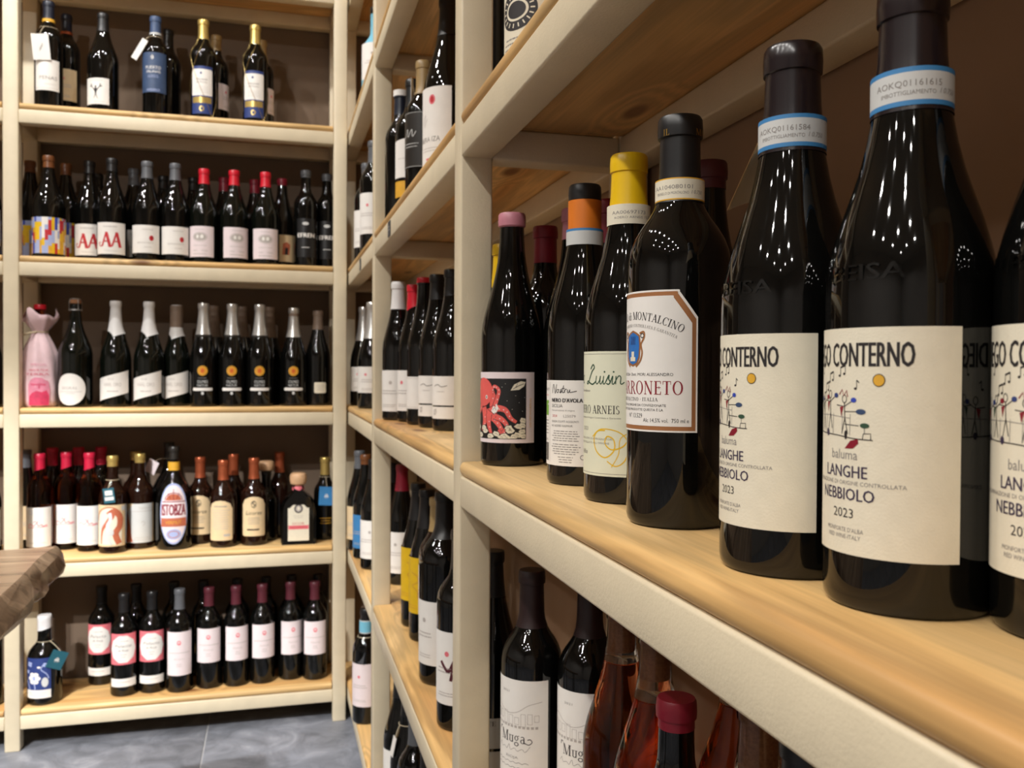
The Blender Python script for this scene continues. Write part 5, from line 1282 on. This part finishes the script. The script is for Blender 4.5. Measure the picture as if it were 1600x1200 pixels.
# ------------------------------------------------------------------ every bottle: kind, x, y, level, turn, label, group
PLACE = [
    ('octopus', 0.2766, 1.0355, 4, -38.0, 'dark bottle with pink wax top and black octopus picture label, beside the near post', 'bottles on the right-hand shelving'),
    ('nostru', 0.3026, 0.8483, 4, -54.6, 'dark bottle with orange neck foil and white text-covered back label', 'bottles on the right-hand shelving'),
    ('luisin', 0.3003, 0.7276, 4, -72.4, 'dark bottle with bright yellow capsule and pale green script label', 'bottles on the right-hand shelving'),
    ('shield', 0.2913, 0.6072, 4, -83.6, 'broad-shouldered bottle with black capsule and copper-bordered label with blue shield', 'bottles on the right-hand shelving'),
    ('neb_a', 0.2882, 0.4541, 4, -90.4, 'tall dark bottle with cream dancing-figures label, directly right of the copper-bordered label', 'bottles on the right-hand shelving'),
    ('neb_b', 0.3009, 0.3703, 4, -84.6, 'tall dark bottle with cream dancing-figures label shown almost whole, near the right edge', 'bottles on the right-hand shelving'),
    ('neb_c', 0.3422, 0.3048, 4, -86.3, 'tall dark bottle with cream dancing-figures label cut off by the right edge', 'bottles on the right-hand shelving'),
    ('yellowcap', 0.3165, 1.2300, 4, -14.4, 'dark bottle with yellow capsule behind the pink wax bottle at the post', 'bottles on the right-hand shelving'),
    ('redcap_tall', 0.3416, 1.1094, 4, -17.1, 'dark bottle with wine-red capsule, between pink wax and orange foil bottles', 'bottles on the right-hand shelving'),
    ('pinkcap', 0.3462, 1.0046, 4, -19.0, 'dark bottle with dull pink cap tucked behind the orange foil bottle', 'bottles on the right-hand shelving'),
    ('redcap_tall', 0.3570, 0.9189, 4, -21.2, 'dark bottle with wine-red capsule hidden behind the yellow capsule bottle', 'bottles on the right-hand shelving'),
    ('rustcap', 0.3773, 0.7271, 4, -27.4, 'dark bottle with rust-brown capsule behind the copper-bordered label bottle', 'bottles on the right-hand shelving'),
    ('emblem', 0.2855, 0.9588, 3, -56.6, 'black bottle with cream round-emblem label on the shelf over the near bottles', 'bottles on the right-hand shelving'),
    ('tallblack', 0.3130, 1.2275, 3, -54.3, 'plain black bottle beside the near post on the shelf over the near bottles', 'bottles on the right-hand shelving'),
    ('muga', 0.3059, 1.0413, 5, -54.4, 'dark bottle with white house-drawing label on the shelf under the octopus bottle', 'bottles on the right-hand shelving'),
    ('muga', 0.3610, 0.9851, 5, -45.1, 'second bottle with white house-drawing label, half hidden behind the first one', 'bottles on the right-hand shelving'),
    ('rose', 0.3537, 0.8680, 5, -22.2, 'clear rosé bottle with bare cork beside the white house-drawing labels', 'bottles on the right-hand shelving'),
    ('rose2', 0.3526, 0.7803, 5, -24.3, 'clear rosé bottle with bare cork, behind the dark red screw cap', 'bottles on the right-hand shelving'),
    ('screw', 0.3175, 0.6603, 5, -55.7, 'dark bottle with dark red screw cap in front of the rosé bottles', 'bottles on the right-hand shelving'),
    ('rose', 0.4141, 0.7297, 5, -29.6, 'rosé bottle in shadow, right of the dark red screw cap', 'bottles on the right-hand shelving'),
    ('rose2', 0.3504, 0.5894, 5, -30.7, 'rosé bottle in shadow, second right of the dark red screw cap', 'bottles on the right-hand shelving'),
    ('tallblack', 0.3266, 0.4922, 5, -33.6, 'black bottle in shadow, rightmost under the near shelf', 'bottles on the right-hand shelving'),
    ('vers', 0.2865, 1.1656, 5, -43.8, 'dark bottle with two grey labels seen through the gap beside the near post', 'bottles on the right-hand shelving'),
    ('whitecap', 0.2720, 2.0150, 4, -47.7, 'dark bottle with white capsule, leftmost of the five beyond the near post', 'bottles on the right-hand shelving'),
    ('redslant', 0.2970, 1.9430, 4, -46.7, 'dark bottle with slanted red capsule and square white label beyond the near post', 'bottles on the right-hand shelving'),
    ('redring', 0.3020, 1.8350, 4, -47.3, 'dark bottle with thin red cap ring and small corner-print label', 'bottles on the right-hand shelving'),
    ('twolabel', 0.3130, 1.7420, 4, -46.2, 'dark bottle with two white labels, second from the near post', 'bottles on the right-hand shelving'),
    ('twolabel', 0.3240, 1.6450, 4, -47.1, 'dark bottle with two white labels, right beside the near post', 'bottles on the right-hand shelving'),
    ('redcap_tall', 0.3920, 1.8600, 4, -11.9, 'dark bottle with wine-red capsule behind the thin red ring bottle', 'bottles on the right-hand shelving'),
    ('slimwhite', 0.2720, 1.9850, 3, -7.8, 'slim dark bottle with white-topped navy capsule at the second post, upper shelf', 'bottles on the right-hand shelving'),
    ('hexlabel', 0.2860, 1.9000, 3, -48.6, 'dark bottle with white many-sided label and gold panel, upper shelf beyond near post', 'bottles on the right-hand shelving'),
    ('sheer', 0.2920, 1.7950, 3, -54.2, 'tan-capped bottle with black sheet label and white hang tag, upper shelf', 'bottles on the right-hand shelving'),
    ('magnum', 0.3130, 1.6400, 3, -58.8, 'big dark bottle with tall white red-emblem label, upper shelf beside near post', 'bottles on the right-hand shelving'),
    ('tallblack', 0.3950, 1.8000, 3, -12.4, 'plain black bottle behind the tan-capped bottle on the upper shelf', 'bottles on the right-hand shelving'),
    ('yellowlabel', 0.2986, 1.8871, 5, -39.0, 'bottle with tall yellow label, the further of two on the fourth shelf', 'bottles on the right-hand shelving'),
    ('yellowlabel', 0.3004, 1.7830, 5, -54.6, 'bottle with tall yellow label, the nearer of two on the fourth shelf', 'bottles on the right-hand shelving'),
    ('tancap', 0.3039, 1.6786, 5, -58.3, 'brown bottle with tan capsule and white label beside the yellow labels', 'bottles on the right-hand shelving'),
    ('bigblack', 0.2908, 1.5371, 5, -62.7, 'big black bottle with narrow white label beside the near post, fourth shelf', 'bottles on the right-hand shelving'),
    ('redart', 0.2782, 1.3334, 5, -41.8, 'bottle with red scribble label mostly hidden behind the near post', 'bottles on the right-hand shelving'),
    ('tancap', 0.4000, 1.8000, 5, -60.5, 'tan-capped bottle behind the big black bottle on the fourth shelf', 'bottles on the right-hand shelving'),
    ('whitelabel', 0.2739, 1.9765, 6, -47.9, 'dark bottle with white label at the second post, bottom shelf of right-hand shelving', 'bottles on the right-hand shelving'),
    ('ribbon', 0.2741, 1.8522, 6, -48.4, 'dark bottle with a white tag on string, bottom shelf under the yellow labels', 'bottles on the right-hand shelving'),
    ('palelabel', 0.2710, 1.7288, 6, -48.9, 'dark bottle with tall white label, bottom shelf under the big black bottle', 'bottles on the right-hand shelving'),
    ('darkwine', 0.2715, 1.5837, 6, -9.7, 'plain dark bottle nearest the near post on the bottom shelf', 'bottles on the right-hand shelving'),
    ('bluebottle', 0.2765, 2.5349, 2, -16.2, 'pale blue bottle with white label on the top shelf in the corner', 'bottles on the right-hand shelving'),
    ('palelabel', 0.2679, 2.7028, 3, -35.7, 'dark bottle with white label in the corner bay, upper shelf, further one', 'bottles on the right-hand shelving'),
    ('palelabel', 0.2605, 2.4356, 3, -36.1, 'dark bottle with white label in the corner bay, upper shelf, nearer one', 'bottles on the right-hand shelving'),
    ('palelabel', 0.2886, 2.2728, 3, -37.2, 'dark bottle with white label just beyond the second post, upper shelf', 'bottles on the right-hand shelving'),
    ('greyfoil', 0.2740, 2.8461, 4, -25.5, 'silver-foil bottle with small white label in the corner bay, further one', 'bottles on the right-hand shelving'),
    ('greyfoil', 0.2783, 2.6379, 4, -26.0, 'silver-foil bottle with small white label in the corner bay, nearer one', 'bottles on the right-hand shelving'),
    ('sandlabel', 0.2511, 2.7280, 5, -35.3, 'dark bottle with sand-coloured label, first of the row in the corner bay', 'bottles on the right-hand shelving'),
    ('bluelabel', 0.2579, 2.6020, 5, -35.7, 'dark bottle with blue label in the corner bay, fourth shelf', 'bottles on the right-hand shelving'),
    ('whitelabel', 0.2660, 2.4548, 5, -36.2, 'dark bottle with white label left of the second post, fourth shelf', 'bottles on the right-hand shelving'),
    ('whitelabel', 0.3030, 2.3725, 5, -41.3, 'dark bottle with white label just right of the second post, fourth shelf', 'bottles on the right-hand shelving'),
    ('winecap_white', 0.3171, 2.2651, 5, -42.0, 'wine-red capsule bottle with white label right of the second post', 'bottles on the right-hand shelving'),
    ('blueneck', 0.2476, 2.4805, 6, -35.7, 'dark bottle with blue neck band and pink label in the corner, bottom shelf', 'bottles on the right-hand shelving'),
    ('tagged', -0.6350, 2.8540, 2, 4.0, 'dark bottle with big white hang tag, leftmost on the top back shelf', 'bottles on the back shelving'),
    ('tagged_plain', -0.6061, 2.9440, 2, 4.0, 'dark bottle with copper neck ring behind the hang-tagged bottle', 'bottles on the back shelving'),
    ('figure', -0.4894, 2.8540, 2, 0.0, 'dark bottle with antlered figure on white label, top back shelf', 'bottles on the back shelving'),
    ('bluewine', -0.3448, 2.8540, 2, 2.0, 'bottle with blue label and blue capsule, top back shelf', 'bottles on the back shelving'),
    ('darkwine', -0.3197, 2.9540, 2, 0.0, 'plain dark bottle behind the blue label bottle', 'bottles on the back shelving'),
    ('goldcap', -0.2088, 2.8540, 2, 4.0, 'gold-capped bottle in wire net, left one of the two', 'bottles on the back shelving'),
    ('goldcap_dim', -0.1773, 2.9440, 2, 0.0, 'tan-capped bottle behind the left gold-capped bottle', 'bottles on the back shelving'),
    ('goldcap', -0.0578, 2.8540, 2, 0.0, 'gold-capped bottle in wire net, right one of the two', 'bottles on the back shelving'),
    ('goldcap_dim', -0.0401, 2.9490, 2, 0.0, 'tan-capped bottle behind the right gold-capped bottle', 'bottles on the back shelving'),
    ('mosaic', -0.6360, 2.8540, 3, 0.0, 'bottle with colourful block-pattern label, front one at the left of the second shelf', 'bottles on the back shelving'),
    ('mosaic', -0.7053, 2.9390, 3, 30.0, 'bottle with colourful block-pattern label in shadow, behind and left of the front one', 'bottles on the back shelving'),
    ('mosaic', -0.6098, 2.9490, 3, -20.0, 'bottle with colourful block-pattern label in shadow, behind and right of the front one', 'bottles on the back shelving'),
    ('double', -0.5353, 2.9020, 3, 2.0, 'bottle with red double-letter label, left one, partly covered by its twin', 'bottles on the back shelving'),
    ('double', -0.4647, 2.8490, 3, 4.0, 'bottle with red double-letter label, right one, seen whole', 'bottles on the back shelving'),
    ('darkburg', -0.5280, 2.9900, 3, 0.0, 'dark bottle behind the left red double-letter label', 'bottles on the back shelving'),
    ('dot', -0.4213, 2.9640, 3, 0.0, 'bottle with white red-dot label in shadow behind the front two', 'bottles on the back shelving'),
    ('dot', -0.3676, 2.8490, 3, -4.0, 'grey-capped bottle with red dot on white label, left one', 'bottles on the back shelving'),
    ('dot', -0.2891, 2.8540, 3, 4.0, 'grey-capped bottle with red dot on white label, right one', 'bottles on the back shelving'),
    ('darkburg', -0.3359, 2.9640, 3, 0.0, 'dark bottle in the gap between the two red-dot labels', 'bottles on the back shelving'),
    ('darkburg', -0.2473, 2.9640, 3, 0.0, 'dark bottle in the gap right of the red-dot labels', 'bottles on the back shelving'),
    ('oval', -0.2069, 2.8540, 3, -14.0, 'red-capped bottle with oval drawing label, leftmost of three', 'bottles on the back shelving'),
    ('redcap_dark', -0.1547, 2.9540, 3, 0.0, 'red-capped bottle in shadow behind the left and middle oval labels', 'bottles on the back shelving'),
    ('oval', -0.1194, 2.8490, 3, 14.0, 'red-capped bottle with oval drawing label, middle of three', 'bottles on the back shelving'),
    ('redcap_dark', -0.0614, 2.9590, 3, 0.0, 'red-capped bottle in shadow behind the middle and right oval labels', 'bottles on the back shelving'),
    ('oval', -0.0269, 2.8490, 3, 0.0, 'red-capped bottle with oval drawing label, rightmost of three', 'bottles on the back shelving'),
    ('figlabel', 0.0234, 2.9190, 3, 0.0, 'bottle with brown figure label behind the rightmost oval label', 'bottles on the back shelving'),
    ('efren', 0.0951, 2.8740, 3, 0.0, 'slim bottle with black white-lettered label, left one at the corner post', 'bottles on the back shelving'),
    ('efren', 0.1623, 2.9090, 3, 0.0, 'slim bottle with black white-lettered label, right one cut by the corner post', 'bottles on the back shelving'),
    ('roundlabel', -0.5651, 2.8540, 4, 0.0, 'champagne-shaped bottle with caged cork and round white label', 'bottles on the back shelving'),
    ('cava', -0.4571, 2.8640, 4, 0.0, 'white-foil sparkling bottle with slanted label, left one', 'bottles on the back shelving'),
    ('cava', -0.3644, 2.8640, 4, -2.0, 'white-foil sparkling bottle with slanted label, right one', 'bottles on the back shelving'),
    ('cava_olive', -0.2899, 2.8970, 4, -20.0, 'white-foil sparkling bottle with brown-topped foil and turned slanted label', 'bottles on the back shelving'),
    ('silver', -0.2083, 2.8490, 4, 0.0, 'silver-foil sparkling bottle with yellow medal, first from left', 'bottles on the back shelving'),
    ('taupecap', -0.1847, 2.9440, 4, 0.0, 'grey-foil sparkling bottle behind the first yellow-medal bottle', 'bottles on the back shelving'),
    ('silver', -0.1247, 2.8490, 4, 0.0, 'silver-foil sparkling bottle with yellow medal, second from left', 'bottles on the back shelving'),
    ('taupecap', -0.0997, 2.9440, 4, 0.0, 'grey-foil sparkling bottle behind the second yellow-medal bottle', 'bottles on the back shelving'),
    ('silver', -0.0436, 2.8490, 4, 0.0, 'silver-foil sparkling bottle with yellow medal, third from left', 'bottles on the back shelving'),
    ('taupecap', -0.0155, 2.9440, 4, 0.0, 'grey-foil sparkling bottle behind the third yellow-medal bottle', 'bottles on the back shelving'),
    ('taupecap_medal', 0.0587, 2.8740, 4, 0.0, 'dull-topped sparkling bottle with yellow medal, fourth from left', 'bottles on the back shelving'),
    ('smalllabel', 0.1344, 2.8940, 4, 8.0, 'dark bottle with tiny cream label beside the corner post, third shelf', 'bottles on the back shelving'),
    ('rosered', -0.6709, 2.8940, 5, 0.0, 'rosé bottle with red wax cap, leftmost of the three in front', 'bottles on the back shelving'),
    ('rosered', -0.6073, 2.9380, 5, 0.0, 'rosé bottle with red wax cap, middle of the three in front', 'bottles on the back shelving'),
    ('rosered', -0.5352, 2.8940, 5, 0.0, 'rosé bottle with red wax cap, rightmost, beside the teal tag', 'bottles on the back shelving'),
    ('sandlabel', -0.7256, 2.9640, 5, 30.0, 'dark bottle with yellowish label behind the left post, fourth shelf', 'bottles on the back shelving'),
    ('darkredcap', -0.6595, 2.9990, 5, 0.0, 'red-capped bottle in shadow between left and middle rosé bottles', 'bottles on the back shelving'),
    ('darkredcap', -0.5855, 2.9990, 5, 0.0, 'red-capped bottle in shadow between middle and right rosé bottles', 'bottles on the back shelving'),
    ('darkredcap', -0.5223, 3.0030, 5, 0.0, 'red-capped bottle in shadow behind the right rosé bottle', 'bottles on the back shelving'),
    ('goldpaint', -0.4648, 2.8540, 5, 4.0, 'gold-capped bottle with painted-woman label and teal hang tag', 'bottles on the back shelving'),
    ('goldpaint2', -0.3960, 2.9090, 5, 6.0, 'gold-capped bottle with grey and terracotta label', 'bottles on the back shelving'),
    ('goldpaint2', -0.4210, 2.9960, 5, -30.0, 'gold-capped bottle in shadow behind the grey and terracotta label', 'bottles on the back shelving'),
    ('istobza', -0.2953, 2.8770, 5, 4.0, 'big round-shouldered bottle with pink oval label', 'bottles on the back shelving'),
    ('istobza_tag', -0.3218, 2.9870, 5, 0.0, 'big dark bottle with pink paper tag behind the oval label bottle', 'bottles on the back shelving'),
    ('arch', -0.2246, 2.9440, 5, -4.0, 'copper-capped bottle with cream arched label, left one', 'bottles on the back shelving'),
    ('arch_back', -0.1516, 2.8690, 5, -4.0, 'copper-capped bottle with plain text arched label, middle one', 'bottles on the back shelving'),
    ('coppercap', -0.1253, 2.9590, 5, 0.0, 'copper-capped bottle in shadow behind the middle arched label', 'bottles on the back shelving'),
    ('arch', -0.0608, 2.8790, 5, 0.0, 'copper-capped bottle with cream arched label and crest, right one', 'bottles on the back shelving'),
    ('ballstop', -0.0247, 2.9440, 5, 0.0, 'dark bottle with round wooden stopper behind the right arched label', 'bottles on the back shelving'),
    ('coppercap', 0.0172, 3.0030, 5, 0.0, 'copper-capped bottle in shadow left of the flask', 'bottles on the back shelving'),
    ('flask', 0.0732, 2.8690, 5, 0.0, 'flat flask-shaped bottle with wooden ball stopper and red-barred label', 'bottles on the back shelving'),
    ('goldtag', 0.1588, 2.9190, 5, 0.0, 'slim gold-capped bottle with blue hang tag beside the corner post', 'bottles on the back shelving'),
    ('floral', -0.6503, 2.8590, 6, 0.0, 'short bottle with white wax top, blue floral label and teal tag', 'bottles on the back shelving'),
    ('pinkround', -0.5186, 2.9890, 6, -8.0, 'bottle with pink-cornered label standing alone further back', 'bottles on the back shelving'),
    ('pinkround', -0.4357, 2.8690, 6, 4.0, 'bottle with pink-cornered label, left of the front pair', 'bottles on the back shelving'),
    ('pinkround', -0.3578, 2.8790, 6, 2.0, 'bottle with pink-cornered label, right of the front pair', 'bottles on the back shelving'),
    ('palelong', -0.2776, 2.8640, 6, 2.0, 'dark-capped bottle with long pale label', 'bottles on the back shelving'),
    ('pale', -0.1931, 2.8740, 6, 0.0, 'burgundy-capped bottle with short pale label, first after the long label', 'bottles on the back shelving'),
    ('pale', -0.1138, 2.8740, 6, 10.0, 'burgundy-capped bottle with short pale label, second after the long label', 'bottles on the back shelving'),
    ('pale', -0.0353, 2.8790, 6, 10.0, 'burgundy-capped bottle with short pale label, third after the long label', 'bottles on the back shelving'),
    ('pale', 0.0507, 2.8940, 6, 12.0, 'burgundy-capped bottle with short pale label, fourth after the long label', 'bottles on the back shelving'),
    ('pale', 0.1253, 2.8740, 6, 0.0, 'burgundy-capped bottle with short pale label, fifth after the long label', 'bottles on the back shelving'),
    ('darkwine', -0.4192, 2.9940, 6, 0.0, 'plain dark bottle behind the front pair of pink-cornered labels', 'bottles on the back shelving'),
    ('darkwine', -0.3079, 2.9990, 6, 0.0, 'plain dark bottle behind the long pale label', 'bottles on the back shelving'),
    ('darkwine', -0.2187, 2.9940, 6, 0.0, 'plain dark bottle behind the first short pale label', 'bottles on the back shelving'),
    ('darkwine', -0.1146, 2.9940, 6, 0.0, 'plain dark bottle behind the second short pale label', 'bottles on the back shelving'),
    ('darkwine', -0.0247, 2.9940, 6, 0.0, 'plain dark bottle behind the third short pale label', 'bottles on the back shelving'),
    ('darkwine', 0.0565, 2.9990, 6, 0.0, 'plain dark bottle behind the fourth short pale label', 'bottles on the back shelving'),
    ('darkwine', 0.1409, 2.9940, 6, 0.0, 'plain dark bottle behind the fifth short pale label', 'bottles on the back shelving'),
    ('whitelabel', -0.7993, 2.8640, 3, 0.0, 'bottle with white label left of the left post, second shelf', 'bottles on the back shelving'),
    ('darkburg', -0.8006, 2.8640, 4, 0.0, 'dark bottle left of the left post, third shelf', 'bottles on the back shelving'),
    ('whitelabel', -0.8019, 2.8640, 5, 0.0, 'bottle with white label left of the left post, fourth shelf', 'bottles on the back shelving'),
    ('darkwine', -0.7999, 2.8640, 6, 0.0, 'dark bottle left of the left post, bottom shelf', 'bottles on the back shelving'),
]
for k, x, y, lv, rz, lab, grp in PLACE:
    put(k, x, y, top(lv) + 0.0006, rz, lab, grp)
